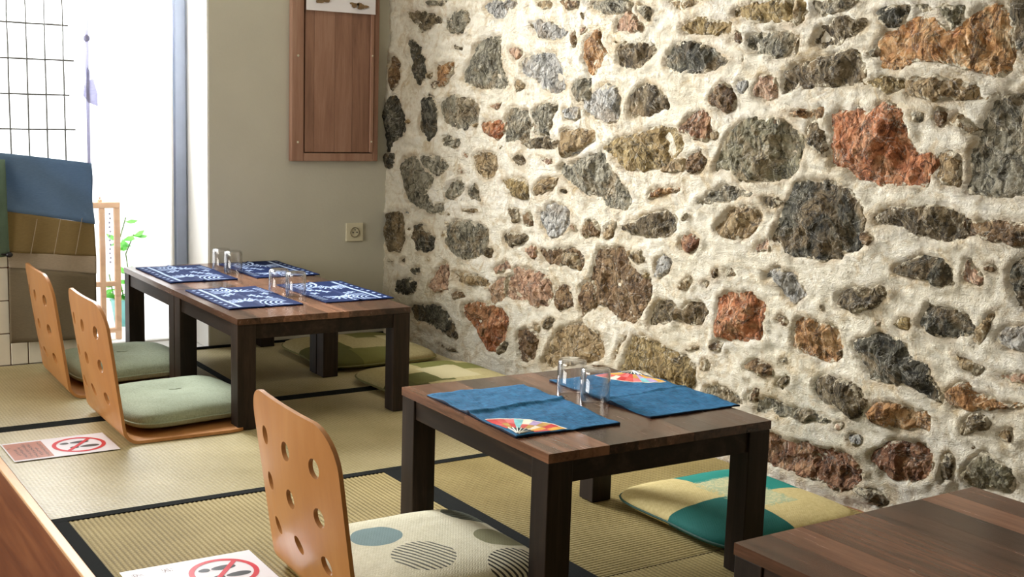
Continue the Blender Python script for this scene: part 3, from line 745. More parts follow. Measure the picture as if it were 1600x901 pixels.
# ================================================================ CUSHIONS
def cushion_bm(sx, sy, h, dent=0, n=44, seed=0, p=5.0, sag=.0):
    bm = bmesh.new(); top, bot = [], []
    for s in (1, -1):
        g = []
        for i in range(n+1):
            row = []
            for j in range(n+1):
                a, b = 2*i/n-1, 2*j/n-1
                a = math.copysign(abs(a)**.75, a); b = math.copysign(abs(b)**.75, b)
                m = max(abs(a), abs(b)); q = (abs(a)**p+abs(b)**p)**(1/p) or 1
                k = m/q if q else 1
                x, y = a*k*sx/2, b*k*sy/2
                pin = 1-.045*(1-abs(b*a))*m**6; x *= pin; y *= pin
                e = max(0, 1-m**2.6)
                if s > 0: z = h*.36+h*.64*e**.42+h*.05*nz(x*7+seed, y*7, seed)*e - dent*math.exp(-(x*x+y*y)/.0035) + .0022*nz(x*30, y*30, seed)*e
                else: z = h*.36*(1-e**.35)
                row.append(bm.verts.new((x, y, z)))
            g.append(row)
        for i in range(n):
            for j in range(n):
                q4 = (g[i][j], g[i+1][j], g[i+1][j+1], g[i][j+1])
                bm.faces.new(q4 if s > 0 else q4[::-1])
        if s > 0: per = [v.co.copy() for v in g[0]]+[r[n].co.copy() for r in g[1:]]+[v.co.copy() for v in g[n][::-1][1:]]+[r[0].co.copy() for r in g[::-1][1:-1]]
    bmesh.ops.remove_doubles(bm, verts=bm.verts, dist=1e-6)
    return bm, per
def cushion(name, label, x, y, z, rz, sx, sy, h, mat, pipe, dent=0, seed=0, group='seat cushions on the tatami'):
    t = thing(name, label, 'cushion', (x, y, z), rz, group)
    bm, per = cushion_bm(sx, sy, h, dent, seed=seed); obj('cushion_cover', bm, mat, t, smooth=True)
    obj('piping', tube(bmesh.new(), per, .003, 6, True), pipe, t, smooth=True)
    if dent: 
        b = bmesh.new(); tube(b, [(-.022, .004, h-dent+.002), (-.005, 0, h-dent+.0005), (.018, -.005, h-dent+.002)], .0016, 6); obj('tuft_stitch', b, pipe, t)
    return t
def pattern_mat(name, base, var, shapes, weave=True):
    """shapes: list of (kind, params, colour, colour2) in object xy; kind circ / stripe / rect"""
    t = NT(name); v = t.coord(); sep = t.node('ShaderNodeSeparateXYZ'); t.link(v, sep.inputs[0]); X, Y = sep.outputs[0], sep.outputs[1]
    c = t.ramp(t.noise(v, 120, 3), [(.3, base), (.7, var)])
    def lt(a, b): return t.math('LESS_THAN', a, b)
    for kind, p, col in shapes:
        if kind in ('circ', 'stripe'):
            cx, cy, r = p[:3]; dx = t.math('SUBTRACT', X, cx); dy = t.math('SUBTRACT', Y, cy)
            d = t.math('SQRT', t.math('ADD', t.math('MULTIPLY', dx, dx), t.math('MULTIPLY', dy, dy))); m = lt(d, r)
            if kind == 'stripe':
                w = t.math('SINE', t.math('MULTIPLY', t.math('ADD', t.math('MULTIPLY', X, p[4]), t.math('MULTIPLY', Y, p[5])), 2*math.pi/p[3]))
                m = t.math('MULTIPLY', m, t.math('GREATER_THAN', w, .15))
        else:
            x0, x1, y0, y1 = p; rr = .0
            m = t.math('MULTIPLY', t.math('MULTIPLY', t.math('GREATER_THAN', X, x0), lt(X, x1)), t.math('MULTIPLY', t.math('GREATER_THAN', Y, y0), lt(Y, y1)))
            if kind == 'sketch': m = t.math('MULTIPLY', m, t.ramp(t.noise(v, 45, 5, .7, 2), [(.46, (0, 0, 0)), (.54, (.8, .8, .8))]))
        c = t.mix(m, c, col)
    ch = t.node('ShaderNodeTexWave', wave_type='BANDS', bands_direction='X', wave_profile='TRI'); ch.inputs['Scale'].default_value = 45; ch.inputs['Distortion'].default_value = 0
    zig = t.node('ShaderNodeCombineXYZ'); t.link(t.math('ADD', X, t.math('MULTIPLY', t.math('PINGPONG', Y, .006), 1.0)), zig.inputs[0]); t.link(zig.outputs[0], ch.inputs['Vector'])
    n = t.bump(t.math('ADD', ch.outputs['Fac'], t.noise(v, 300, 2)), .35, .001)
    return t.done(c, .85, n, .25)
M['circles'] = pattern_mat('cream_with_circles', srgb(214, 208, 178), srgb(228, 223, 198), [
    ('circ', (-.085, .052, .058), srgb(128, 152, 152)), ('stripe', (-.045, -.095, .07, .0125, .9, .45), srgb(104, 104, 92)),
    ('circ', (.185, .12, .062), srgb(112, 120, 104)), ('stripe', (.185, .12, .062, .016, .3, .95), srgb(60, 64, 58)), ('circ', (.165, -.06, .058), srgb(140, 138, 104)), ('stripe', (.135, -.205, .075, .0125, .9, .45), srgb(60, 58, 50))])
M['teal'] = pattern_mat('teal_and_straw', srgb(186, 168, 112), srgb(204, 188, 134), [
    ('rect', (-.3, -.02, -.3, -.005), srgb(14, 92, 84)), ('rect', (-.04, .3, .10, .3), srgb(24, 128, 116)), ('rect', (.07, .3, -.012, .3), srgb(24, 128, 116)),
    ('rect', (-.04, .10, -.10, .12), srgb(196, 190, 146)), ('sketch', (-.06, .11, -.11, .13), srgb(150, 168, 136))])
M['olive1'] = pattern_mat('olive_and_cream_patchwork', srgb(150, 138, 96), srgb(170, 158, 116), [
    ('rect', (-.3, -.08, -.3, .02), srgb(84, 84, 40)), ('rect', (-.1, .1, -.3, -.12), srgb(104, 102, 50)), ('rect', (.02, .3, .06, .3), srgb(100, 98, 50)), ('rect', (.12, .3, -.1, .1), srgb(178, 168, 128))])
M['olive2'] = pattern_mat('olive_and_straw_patchwork', srgb(160, 148, 102), srgb(178, 166, 120), [
    ('rect', (-.3, -.12, -.3, -.02), srgb(76, 76, 36)), ('rect', (-.02, .16, .1, .3), srgb(104, 104, 50)), ('rect', (-.16, .0, -.12, .03), srgb(92, 92, 46)), ('rect', (.1, .3, .02, .14), srgb(110, 110, 56)), ('rect', (-.05, .12, -.1, .1), srgb(184, 174, 134))])
cushion('chair_cushion', 'cream cushion with grey and striped circles on the front perforated chair', 1.275, 2.243, .0125, math.radians(-1), .465, .465, .088, M['circles'], M['piping_cream'], seed=1)
cushion('chair_cushion', 'sage green cushion on the middle floor chair, nearer half of far table', 1.25, 3.85, .0125, math.radians(7), .47, .46, .088, M['green_cushion'], M['green_cushion'], .012, seed=3)
cushion('chair_cushion', 'sage green cushion on the farthest floor chair, by the window', 1.265, 4.508, .0125, math.radians(5), .46, .455, .088, M['green_cushion'], M['green_cushion'], .012, seed=6)
cushion('floor_cushion', 'teal and straw patchwork floor cushion between front table and stone wall', 2.205, 2.215, .0025, math.radians(-1), .50, .50, .06, M['teal'], M['piping_dark'], seed=8)
cushion('floor_cushion', 'olive patchwork floor cushion nearer along the wall, behind the front table', 2.235, 3.82, .0025, math.radians(1), .52, .54, .055, M['olive2'], M['piping_olive'], seed=10)
cushion('floor_cushion', 'olive and cream floor cushion deepest in the room corner under far table', 2.21, 4.45, .0025, math.radians(-1), .53, .56, .06, M['olive1'], M['piping_olive'], seed=12)
# ================================================================ PLACEMATS
def grid_cloth(lx, ly, nx, ny, fz, th=.0022):
    vs, fs = [], []
    for s in (0, 1):
        for i in range(nx+1):
            for j in range(ny+1):
                x, y = lx*(i/nx-.5), ly*(j/ny-.5); ex = .0025*nz(x*14, y*14, lx*9); ey = .0025*nz(x*14, y*14, 5+ly)
                vs.append((x+ex, y+ey, (fz(x, y)+th) if s == 0 else fz(x, y)*.0+.0003))
    m = (nx+1)*(ny+1); I = lambda s, i, j: s*m+i*(ny+1)+j
    for i in range(nx):
        for j in range(ny):
            fs.append((I(0, i, j), I(0, i+1, j), I(0, i+1, j+1), I(0, i, j+1))); fs.append((I(1, i, j), I(1, i, j+1), I(1, i+1, j+1), I(1, i+1, j)))
    for i in range(nx): fs.append((I(0, i, 0), I(1, i, 0), I(1, i+1, 0), I(0, i+1, 0))); fs.append((I(0, i, ny), I(0, i+1, ny), I(1, i+1, ny), I(1, i, ny)))
    for j in range(ny): fs.append((I(0, 0, j), I(0, 0, j+1), I(1, 0, j+1), I(1, 0, j))); fs.append((I(0, nx, j), I(1, nx, j), I(1, nx, j+1), I(0, nx, j+1)))
    return vs, fs
TZ = .3605
FAN = [srgb(214, 84, 74), srgb(232, 170, 60), srgb(238, 226, 200), srgb(186, 160, 206), srgb(196, 150, 70), srgb(206, 48, 44), srgb(130, 200, 206), srgb(232, 120, 120)]
FM = [plain('fan_print', c, .7, .18, 70) for c in FAN]
M['fanwhite'] = plain('fan_rib_white', srgb(236, 232, 220), .7, .03, 40); M['fandark'] = plain('fan_dark_paper', srgb(20, 60, 72), .7, .2, 60)
def fan_placemat(label, cx, cy, rz, flip, seed):
    LX, LY = .268, .405
    def fz(x, y):
        fold = .0075*math.exp(-((y-.02-.10*x)/.0075)**2)*(.6+.5*nz(x*9, seed)) + .002*math.exp(-((y-.035-.1*x)/.02)**2)
        return max(0, .0028+.0042*nz(x*9+seed, y*9)+.0022*nz(x*34, y*20+seed)+.0012*nz(x*70, y*50)+fold)
    t = thing('placemat', label, 'placemat', (cx, cy, TZ), rz + (math.pi if flip else 0), 'plain blue placemats with a fan')
    vs, fs = grid_cloth(LX, LY, 54, 80, fz); o = obj('linen_cloth', (vs, [], fs), M['blue_cloth'], t, smooth=True); o.data.materials.append(M['blue_under'])
    for p in o.data.polygons:
        if p.normal.z < .5: p.material_index = 1
    # fan applique, apex on the near left corner (-x, -y)
    ax, ay = -LX/2+.01, -LY/2+.008; Z = lambda x, y, q=.0028: fz(x, y)+q
    ns, Ro, Ri = 9, .125, .042; rs = random.Random(seed)
    vs, fs, mi = [], [], []
    for k in range(ns):
        t0, t1 = math.pi/2*k/ns, math.pi/2*(k+1)/ns
        for b, (ra, rb) in enumerate(((Ri, Ri+(Ro-Ri)*.5), (Ri+(Ro-Ri)*.5, Ro-.004), (Ro-.004, Ro))):
            n0 = len(vs); S = 3
            for i in range(S+1):
                for j in range(S+1):
                    r = ra+(rb-ra)*i/S; a = t0+(t1-t0)*j/S; ex = 1.05 if 1 else 1
                    x, y = ax+r*math.cos(a), ay+r*math.sin(a)*1.12; vs.append((x, y, Z(x, y)))
            m = 8 if b == 2 else rs.randrange(8)
            for i in range(S):
                for j in range(S): a0 = n0+i*(S+1)+j; fs.append((a0, a0+S+1, a0+S+2, a0+1)); mi.append(m)
    o = obj('fan_print', (vs, [], fs), mats=FM+[M['fanwhite']], parent=t)
    o.data.polygons.foreach_set('material_index', mi); o['label'] = 'multicoloured patchwork fan'
    vs, fs = [(ax, ay, Z(ax, ay))], []
    for k in range(13):
        a = math.pi/2*k/12; x, y = ax+Ri*math.cos(a), ay+Ri*math.sin(a)*1.12; vs.append((x, y, Z(x, y)))
        if k: fs.append((0, k, k+1))
    obj('fan_base', (vs, [], fs), M['fandark'], t)
    for k in range(7):
        a = math.pi/2*(k+.5)/7; bm = bmesh.new(); p = [(ax+r*math.cos(a), ay+r*math.sin(a)*1.12) for r in (.004, .02, .042)]
        obj('fan_rib', tube(bm, [(x, y, Z(x, y, .0034)) for x, y in p], .0013, 5), M['fanwhite'], t)
fan_placemat('plain blue placemat on the left side of the front table, fan in its near corner', 1.519, 2.231, math.radians(-2.5), False, 2)
fan_placemat('plain blue placemat on the front table, nearest the stone wall', 1.876, 2.232, math.radians(-1), True, 6)

def dist_seg(X, Y, a, b):
    vx, vy = b[0]-a[0], b[1]-a[1]; L = vx*vx+vy*vy+1e-12; t = np.clip(((X-a[0])*vx+(Y-a[1])*vy)/L, 0, 1); return np.hypot(X-a[0]-t*vx, Y-a[1]-t*vy)
def navy_print(X, Y):
    """woven white motifs on the navy mats: border rope, small crosses, leafy sprays, wave arcs, flowers"""
    m = np.zeros_like(X); S = lambda d, w: np.clip((w-d)/.0012+.5, 0, 1)
    def add(v): np.maximum(m, v, out=m)
    x = -.085; add(S(abs(X-x)-.002*np.sin(Y*500), .0055))                       # rope band along one end
    for k in range(9): add(S(dist_seg(X, Y, (-.118, -.18+k*.045), (-.106, -.176+k*.045)), .0026)); add(S(dist_seg(X, Y, (-.112, -.184+k*.045), (-.112, -.172+k*.045)), .0026))
    for cx, cy, r0, n, rr in ((-.03, -.10, .012, 11, .06), (.03, .11, .01, 9, .055)):   # radiating leaf sprays
        for k in range(n):
            a = -.2+math.pi*1.25*k/n; add(S(dist_seg(X, Y, (cx+r0*math.cos(a), cy+r0*math.sin(a)), (cx+rr*math.cos(a), cy+rr*math.sin(a)))+.0014*np.sin(90*np.hypot(X-cx, Y-cy)*8), .0034))
    for cx, cy in ((.05, -.02), (.075, -.045), (.035, .01), (-.045, .045), (-.02, .065), (.09, .03)):      # flowers
        r = np.hypot(X-cx, (Y-cy)*.8); a = np.arctan2(Y-cy, X-cx); add(S(r, .012+.005*np.cos(5*a))*(1-.9*S(r, .003)))
    for k in range(5):                                                         # wave arcs
        r = np.hypot(X-.1, Y+.17); add(S(abs(r-.03-.017*k)-.0008*np.sin(np.arctan2(Y+.17, X-.1)*40), .0032)*(X < .1))
        r = np.hypot(X+.07, Y-.17); add(S(abs(r-.025-.015*k), .0026)*(Y > .07)*(X > -.07))
    for k in range(6): add(S(dist_seg(X, Y, (.1, .06+k*.02), (.122, .064+k*.02)), .0028))
    return m*((abs(X) < .128)*(abs(Y) < .2))
def navy_material():
    t = NT('navy_printed_cloth'); at = t.node('ShaderNodeAttribute', attribute_name='print'); v = t.coord()
    a = t.noise(t.coord((1, 6, 1)), 120, 3); base = t.ramp(a, [(.3, srgb(7, 20, 54)), (.7, srgb(14, 38, 84))])
    f = t.math('MULTIPLY', at.outputs['Fac'], t.ramp(t.noise(v, 320, 3), [(.3, (.55, .55, .55)), (.5, (1, 1, 1))]))
    return t.done(t.mix(f, base, srgb(160, 178, 208)), .75, t.bump(a, .3, .0015), .1)
M['navy'] = navy_material()
navy_src = []
def navy_placemat(label, cx, cy, rz):
    if not navy_src:
        NX, NY = 100, 150; fz = lambda x, y: max(0, .002+.0022*nz(x*8+3, y*8, 2)+.004*math.exp(-((x-.0)/.006)**2))
        vs, fs = grid_cloth(.26, .43, NX, NY, fz); o = obj('placemat', (vs, [], fs), M['navy'], smooth=True)
        A = np.array(vs); at = o.data.attributes.new('print', 'FLOAT', 'POINT'); pr = navy_print(A[:, 0], A[:, 1]); pr[(NX+1)*(NY+1):] = 0
        at.data.foreach_set('value', pr.astype(np.float32)); navy_src.append(o)
    else: o = navy_src[0].copy(); C.objects.link(o)
    o.location = (cx, cy, TZ); o.rotation_euler = (0, 0, rz)
    tag(o, label, 'placemat', 'navy placemats with white flower and leaf print')
navy_placemat('navy printed placemat at the near left corner of the far table', 1.522, 3.955, 0)
navy_placemat('navy printed placemat at the near right corner of the far table', 1.865, 3.955, math.pi)
navy_placemat('navy printed placemat at the far left corner of the far table, by the window', 1.528, 4.572, 0)
navy_placemat('navy printed placemat at the far right corner of the far table, below the socket', 1.865, 4.578, math.pi)
# ================================================================ GLASSES (upside down)
def tumbler_mesh():
    h, r, w = .089, .0355, .0016
    prof = [(r-w, .0), (r, .0004), (r+.0004, .002), (r-.0005, h-.012), (r-.002, h-.004), (r-.006, h), (0, h), ]
    inn = [(0, h-.0045), (r-.008, h-.0045), (r-w-.001, h-.009), (r-w+.0002, .002), (r-w, .0)]
    bm = bmesh.new(); lathe(bm, prof+inn, 48); bmesh.ops.remove_doubles(bm, verts=bm.verts, dist=1e-6); bmesh.ops.recalc_face_normals(bm, faces=bm.faces); return bm
g0 = []
def tumbler(label, x, y):
    if not g0: g0.append(obj('drinking_glass', tumbler_mesh(), M['glass'], smooth=True)); o = g0[0]; o.data.set_sharp_from_angle(angle=math.radians(60))
    else: o = g0[0].copy(); C.objects.link(o)
    o.location = (x, y, TZ+.0003); tag(o, label, 'glass', 'upturned drinking glasses')
tumbler('upturned clear glass in front, on the front table, nearest the camera', 1.702, 2.192)
tumbler('upturned clear glass on the front table, behind the nearest glass', 1.708, 2.292)
tumbler('upturned clear glass mid far table, nearer of the right-hand pair', 1.694, 3.90)
tumbler('upturned clear glass mid far table, left behind the nearer one of the pair', 1.668, 3.99)
tumbler('upturned clear glass at the far end of the far table, right one of its pair', 1.702, 4.525)
tumbler('upturned clear glass at the far end of the far table, left one of its pair', 1.684, 4.606)
# ================================================================ SIGNS
def sign(label, x, y, rz, words):
    t = thing('notice_sheet', label, 'sign', (x, y, .0032), rz)
    obj('sheet', bx(0, .297, 0, .2, 0, .0008), M['paper'], t); Z = .0011
    cx, cy, R = .202, .098, .076
    vs, fs = [], []; n = 56
    for k in range(n):
        a = 2*math.pi*k/n
        for r in (R, R-.012): vs.append((cx+r*math.cos(a), cy+r*math.sin(a)*1.05, Z+.0002))
    for k in range(n): a = 2*k; b = 2*((k+1) % n); fs.append((a, b, b+1, a+1))
    obj('red_ring', (vs, [], fs), M['red'], t)
    d = Vector((.62, .78)).normalized()*(R-.006); nn = Vector((-d.y, d.x)).normalized()*.0058
    obj('red_slash', ([(cx+d.x*s+nn.x*q, cy+d.y*s*1.03+nn.y*q, Z+.0003) for s, q in ((-1, -1), (1, -1), (1, 1), (-1, 1))], [], [(0, 1, 2, 3)]), M['red'], t)
    for oy, ox, sg in ((.026, -.006, 1), (-.024, .012, -1)):     # shoe-sole marks: sole + heel
        for (ux, rx, ry) in ((.013, .028, .0125), (-.031, .013, .0105)):
            vs = [(cx+ox+ux+rx*math.cos(2*math.pi*k/24), cy+oy+ry*math.sin(2*math.pi*k/24)*(1+.15*math.cos(2*math.pi*k/24)), Z) for k in range(24)]
            obj('shoe_mark', (vs, [], [tuple(range(24))]), M['black'], t)
    if words:
        obj('text_panel', ([(.004, .012, Z), (.112, .012, Z), (.112, .188, Z), (.004, .188, Z)], [], [(0, 1, 2, 3)]), M['brownink'], t)
        rs = random.Random(4); cols = [(.100, .02, .17), (.084, .03, .12), (.070, .02, .175), (.055, .02, .175), (.040, .025, .15), (.026, .05, .13), (.012, .13, .15)]
        for x0, a, b in cols:       # columns of small illegible characters
            vs, fs = [], []; y0 = a+.01
            while y0 < b:
                for q in range(4):
                    w, h_ = rs.choice(((.009, .0018), (.002, .0085), (.0065, .0018))); px, py = x0+rs.uniform(-.003, .003), y0+rs.uniform(-.003, .003); i = len(vs)
                    vs += [(px-w/2, py-h_/2, Z+.0002+q*.00002), (px+w/2, py-h_/2, Z+.0002+q*.00002), (px+w/2, py+h_/2, Z+.0002+q*.00002), (px-w/2, py+h_/2, Z+.0002+q*.00002)]; fs.append((i, i+1, i+2, i+3))
                y0 += .0105
            obj('text_column', (vs, [], fs), M['textink'], t)
    else:
        rs = random.Random(8); vs, fs = [], []
        for q in range(34):
            px, py = rs.choice((.03, .095))+rs.uniform(-.012, .012), .165+rs.uniform(-.009, .009); w, h_ = rs.choice(((.007, .0012), (.0014, .007))); i = len(vs)
            vs += [(px-w/2, py-h_/2, Z+q*.00001), (px+w/2, py-h_/2, Z+q*.00001), (px+w/2, py+h_/2, Z+q*.00001), (px-w/2, py+h_/2, Z+q*.00001)]; fs.append((i, i+1, i+2, i+3))
        obj('text_smudge', (vs, [], fs), M['textink'], t)['kind'] = 'stuff'
sign('laminated no-shoes notice with a brown text block, on the long pale tatami mat', .683, 3.535, math.radians(0), True)
sign('laminated no-shoes notice cut off by the bottom edge of the photo', .706, 2.385, math.radians(-1), False)
# ================================================================ WALL SHUTTER, PAPER, SOCKET
def shutter():
    t = thing('wall_cabinet', 'reddish wooden cabinet door in a plank frame on the plaster wall', 'cabinet', (2.07, YB, .782))
    Wd, Hh, Dp = .408, 1.15, .03; F = lambda *a, **k: bx(*a, **k)
    obj('stile', F(0, .056, -Dp, -.0005, 0, Hh, bev=.003), M['shutter'], t); obj('stile', F(Wd-.024, Wd, -Dp, -.0005, 0, Hh, bev=.003), M['shutter'], t)
    obj('rail', F(.0565, Wd-.0245, -Dp+.001, -.0005, 0, .034, bev=.003), M['shutter'], t); obj('rail', F(.0565, Wd-.0245, -Dp+.001, -.0005, Hh-.05, Hh, bev=.003), M['shutter'], t)
    xs = [.062, .104, .2, .282, Wd-.043]
    for a, b in zip(xs, xs[1:]): obj('door_plank', F(a, b-.0006, -.026, -.006, .038, Hh-.054, bev=.0015), M['shutter'], t)
    obj('shadow_gap', F(.0568, Wd-.0248, -.006, -.001, .0345, Hh-.0505), M['heri'], t)
    obj('batten', F(Wd-.042, Wd-.026, -.034, -.006, .038, .98, bev=.002), M['shutter'], t)
    for x, z in ((.028, .08), (.028, .44), (.028, .8), (Wd-.034, .085), (Wd-.034, .455)):
        b = bmesh.new(); bmesh.ops.create_uvsphere(b, u_segments=10, v_segments=6, radius=.005)
        for v in b.verts: v.co = Vector((x+v.co.x, -Dp-.003+v.co.y*.5, z+v.co.z))
        obj('screw_cap', b, M['plastic'], t)
shutter()
def note():
    t = thing('drawing_sheet', 'white paper with small brown drawings stuck on the cabinet door', 'paper', (2.131, YB-.0365, 1.412))
    vs = []; n = 8
    for j in range(n+1):
        for i in (0, 1): vs.append((i*.322, -.0012-.004*(j/n)**2*(i), j*.21/n))
    fs = [(2*j, 2*j+1, 2*j+3, 2*j+2) for j in range(n)]; b = bmesh.new(); me = D.meshes.new('x'); me.from_pydata(vs, [], fs); b.from_mesh(me); D.meshes.remove(me)
    bmesh.ops.solidify(b, geom=b.faces[:], thickness=.0006); obj('sheet', b, M['paper'], t)
    rs = random.Random(3)
    M['sepia'] = plain('sepia_print', srgb(120, 96, 66), .6, .4, 60)
    for cx, cz, sc in ((.07, .045, 1.2), (.255, .03, 1.0), (.22, .034, .8), (.1, .12, 1.3), (.24, .13, 1.2)):
        vs = []; N = 22
        for k in range(N):
            a = 2*math.pi*k/N; r = .016*sc*(1+.35*math.sin(3*a+cx*30)+.18*rs.uniform(-1, 1)); vs.append((cx+r*1.5*math.cos(a), -.0072, cz+r*.75*math.sin(a)))
        obj('drawing', (vs, [], [tuple(range(N))]), M['sepia'], t)
note()
def socket():
    t = thing('wall_socket', 'cream square power socket on the plaster wall under the cabinet', 'socket', (2.381, YB, .468))
    obj('cover_plate', bx(-.042, .042, -.009, -.0003, -.041, .041, bev=.003), M['plastic'], t)
    b = bmesh.new(); prof = [(.0225, 0), (.0225, .003), (.020, .003), (.019, -.001), (0, -.001)]; lathe(b, prof, 32)
    for v in b.verts: v.co = Vector((v.co.x, -.0095-v.co.z, v.co.y))
    obj('socket_well', b, M['plastic_dark'], t)
    for x, z, r in ((-.0095, 0, .003), (.0095, 0, .003), (0, .011, .0025)):
        b = bmesh.new(); lathe(b, [(0, .003), (r, .003), (r, 0)], 12)
        for v in b.verts: v.co = Vector((x+v.co.x, -.0098-v.co.z, z+v.co.y))
        obj('contact', b, M['black'], t)
socket()
# ================================================================ WINDOW SIDE: tiled low wall, noren cloth, trellis, rack, plant
def tiled_wall():
    w = struct(obj('wall_low', bx(.30, 1.20, 4.80+.055, 4.95, -.03, .425), M['grout']))
    zs = [.0, .124, .251, .378, .43]; w0 = .0645; x = .29+.0005
    while x < 1.2:
        for a, b in zip(zs, zs[1:]): obj('tile', bx(x+.002, x+w0-.002, 4.846, 4.857, a+.002, b-.002, bev=.0015, seg=1), M['tile'], w)
        obj('tile', bx(x+.002, x+w0-.002, 4.848, 4.95, .425, .433, bev=.0015, seg=1), M['tile'], w)
        x += w0
tiled_wall()
def noren():
    t = thing('patchwork_curtain', 'hanging patchwork cloth curtain of blue, ochre and taupe bands before the window', 'curtain', (1.08, 4.80, 0))
    def band(name, z0, z1, mat, x0l, x1l, x0h, x1h, amp=.008, freq=20, sk=0, seed=0, off=0):
        n, m = 40, 14; vs = []
        for j in range(m+1):
            for i in range(n+1):
                e = i/n; q = j/m; xl = x0l+(x1l-x0l)*e; xh = x0h+(x1h-x0h)*e; x = xl+(xh-xl)*q; z = z0[0]+(z0[1]-z0[0])*e; z += ((z1[0]+(z1[1]-z1[0])*e)-z)*q
                y = amp*math.sin(x*freq+z*sk+seed)+.006*nz(x*9, z*6, seed)
                vs.append((x, y+off, z))
        b = bmesh.new(); me = D.meshes.new('x'); me.from_pydata(vs, [], [(j*(n+1)+i, j*(n+1)+i+1, (j+1)*(n+1)+i+1, (j+1)*(n+1)+i) for j in range(m) for i in range(n)]); b.from_mesh(me); D.meshes.remove(me)
        bmesh.ops.solidify(b, geom=b.faces[:], thickness=.0008)
        return obj(name, b, mat, t, smooth=True)
    band('blue_band', (.600, .540), (.818, .775), M['blue_sheer'], -.172, .166, -.21, .160, .010, 26, 34, 1)
    band('ochre_band', (.443, .413), (.600, .540), M['ochre_sheer'], -.158, .172, -.170, .166, .005, 34, 0, 2)
    band('pale_band', (.385, .345), (.443, .413), M['pale_sheer'], -.150, .170, -.158, .172, .004, 34, 0, 3)
    band('taupe_band', (.094, .090), (.385, .345), M['taupe_sheer'], -.155, .168, -.150, .170, .005, 22, 2, 4)
    for x in (-.075, .01, .09): obj('fold_seam', tube(bmesh.new(), [(x+.004*k, -.009, .425+.02*k) for k in range(8)], .0012, 5), M['pale_sheer'], t)
    obj('hanging_tape', bx(.144, .156, -.003, .001, .775, 2.09), M['tape'], t)
    b = bmesh.new(); bmesh.ops.create_uvsphere(b, u_segments=14, v_segments=8, radius=1)
    for v in b.verts: v.co = Vector((.15+v.co.x*.013, v.co.y*.008, 1.245+v.co.z*.014))
    obj('tape_knot', b, M['tape'], t, smooth=True)
    vs = [(.150, -.006, 1.14), (.168, -.010, 1.10), (.186, -.004, 1.04), (.188, 0, .99), (.150, -.005, 1.005), (.132, -.004, 1.03), (.138, -.003, 1.07)]
    b = bmesh.new(); f = b.faces.new([b.verts.new(v) for v in vs]); bmesh.ops.solidify(b, geom=[f], thickness=.002); obj('tape_flap', b, M['tape'], t)
    obj('hanging_rod', tube(bmesh.new(), [(-.9, 0, 2.1), (.60, 0, 2.1)], .009, 12), M['rackwood'], t)
noren()
def garment():
    vs = []; n, m = 14, 20
    for j in range(m+1):
        for i in range(n+1):
            e, q = i/n, j/m; z = .43+.36*q; x = .70+(.93-.70)*e - .01*q*e - .03*max(0, .35-q)*0; vs.append((x, 4.77+.012*math.sin(e*14+q*2)+.008*nz(x*12, z*8), z))
    b = bmesh.new(); me = D.meshes.new('x'); me.from_pydata(vs, [], [(j*(n+1)+i, j*(n+1)+i+1, (j+1)*(n+1)+i+1, (j+1)*(n+1)+i) for j in range(m) for i in range(n)]); b.from_mesh(me); D.meshes.remove(me)
    bmesh.ops.solidify(b, geom=b.faces[:], thickness=.003)
    t = thing('hanging_cloth', 'grey green cloth hanging at the left edge beside the patchwork curtain', 'cloth', (0, 0, 0)); obj('cloth_panel', b, M['garment'], t, smooth=True)
    b = bmesh.new(); bmesh.ops.create_uvsphere(b, u_segments=12, v_segments=8, radius=.013)
    for v in b.verts: v.co = Vector((.925+v.co.x, 4.765+v.co.y*.7, .437+v.co.z*.8))
    tube(b, [(.70, 4.765, .446), (.86, 4.765, .444), (.925, 4.765, .437)], .004, 8); obj('dark_cord', b, M['black'], t, smooth=True)
    for x in (.73, .86): obj('hanging_string', tube(bmesh.new(), [(x, 4.768, .78), (x, 4.768, 1.5), (x, 4.768, 2.09)], .0015, 6), M['tape'], t)
    obj('hanging_rail', tube(bmesh.new(), [(.66, 4.768, 2.092), (.865, 4.768, 2.092)], .006, 8), M['rackwood'], t)
garment()
def trellis():
    t = thing('wire_trellis', 'thin square wire mesh panel hanging in the window behind the curtain', 'trellis', (0, 5.0, 0), group=None)
    xs = [1.194-.068*k for k in range(10)]; zs = [.76+.1345*k for k in range(10)]
    for i, x in enumerate(xs): obj('wire', tube(bmesh.new(), [(x+.006*(z-.7)*-1+.0015*nz(x*30, z*8), .001*nz(z*9, x), z) for z in np.linspace(.70, 1.98, 14)], .0033, 5), M['wire'], t)
    for j, z in enumerate(zs): obj('wire', tube(bmesh.new(), [(x, .002, z+.002*nz(x*9, z)) for x in np.linspace(.57, 1.212+(.02 if j % 2 else 0), 10)], .0033, 5), M['wire'], t)
    for x in xs:
        for z in zs:
            if x > .9:
                b = bmesh.new(); bmesh.ops.create_icosphere(b, subdivisions=1, radius=.0048)
                for v in b.verts: v.co += Vector((x-.006*(z-.7), .001, z))
                obj('wire_joint', b, M['wire'], t)
trellis()
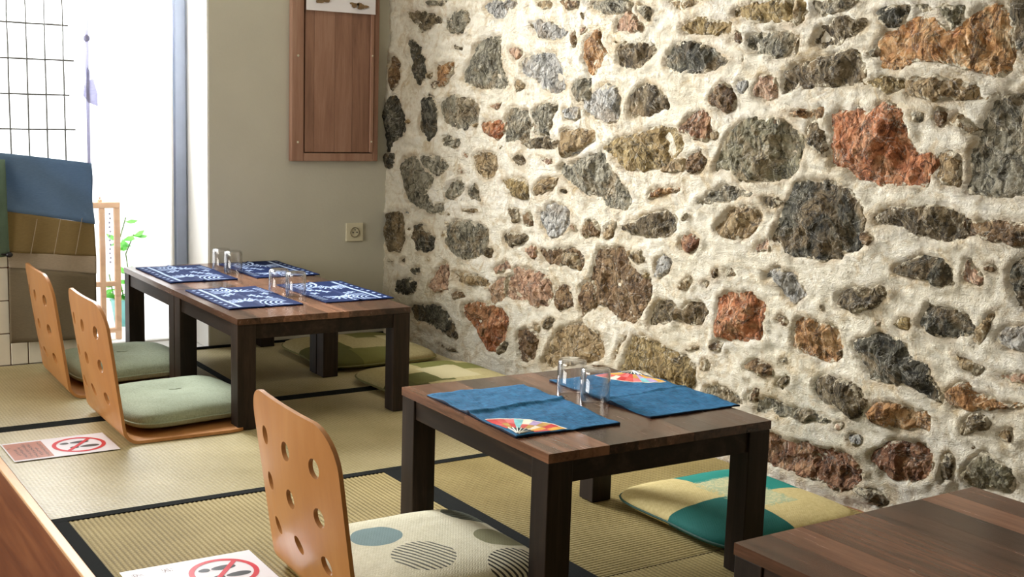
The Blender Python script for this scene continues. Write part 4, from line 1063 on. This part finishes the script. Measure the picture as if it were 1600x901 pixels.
def rack():
    t = thing('plant_rack', 'slim pale wooden ladder rack standing outside the window', 'rack', (1.40, 5.30, -.02), 0)
    P = lambda *a: bx(*a, bev=.003)
    obj('upright', P(-.062, -.045, -.012, .012, 0, .575), M['rackwood'], t); obj('upright', P(-.004, .018, -.012, .012, 0, .575), M['rackwood'], t); obj('upright', P(.058, .082, -.012, .012, 0, .575), M['rackwood'], t)
    obj('rail', P(-.062, .082, -.014, .014, .575, .60), M['rackwood'], t); obj('rail', P(-.05, .07, -.0125, .0125, .235, .256), M['rackwood'], t); obj('rail', P(-.062, .082, -.0125, .0125, .03, .05), M['rackwood'], t)
    b = bmesh.new(); lathe(b, [(0, .622), (.004, .62), (.002, .612), (.010, .61), (.010, .60), (0, .60)], 12); obj('finial', b, M['rackwood'], t)
    for k in range(12):
        b = bmesh.new(); bmesh.ops.create_icosphere(b, subdivisions=1, radius=.0045)
        for v in b.verts: v.co = Vector((.040+.002*math.sin(k*2)+v.co.x, v.co.y, .34+k*.019+v.co.z*1.3))
        obj('bead', b, M['tape'], t)
rack()
def plant():
    t = thing('climbing_plant', 'leafy green potted plant outside the window behind the rack', 'plant', (1.60, 5.62, -.02))
    b = bmesh.new(); lathe(b, [(0, 0), (.055, 0), (.075, .12), (.08, .125), (.068, .125), (.06, .02), (0, .02)], 24); obj('pot', b, M['pot'], t, smooth=True)
    rs = random.Random(5)
    stems = [[(0, 0, .05), (-.03, 0, .2), (-.045, -.01, .36), (.0, .0, .5)], [(0, 0, .05), (.02, .02, .2), (.0, .01, .33), (.035, 0, .42)], [(0, 0, .05), (-.06, 0, .13), (-.08, 0, .24)]]
    for s in stems: obj('stem', tube(bmesh.new(), s, .003, 6), M['stem'], t)
    for k in range(30):
        s = stems[k % 3]; i = rs.randrange(1, len(s)); p = Vector(s[i-1]).lerp(Vector(s[i]), rs.random())
        a = rs.uniform(0, 6.28); L = rs.uniform(.045, .08); d = Vector((math.cos(a), math.sin(a)*.6, rs.uniform(-.3, .5))).normalized(); w = d.cross(Vector((0, 0, 1))).normalized()*L*.42; up = Vector((0, 0, .008))
        pts = [p, p+d*L*.35+w-up, p+d*L*.7+w*.75-up, p+d*L, p+d*L*.7-w*.75-up, p+d*L*.35-w-up, p+d*L*.5+up]
        obj('leaf', ([tuple(q) for q in pts], [], [(0, 1, 6), (1, 2, 6), (2, 3, 6), (3, 4, 6), (4, 5, 6), (5, 0, 6)]), M['leaf'], t)
plant()
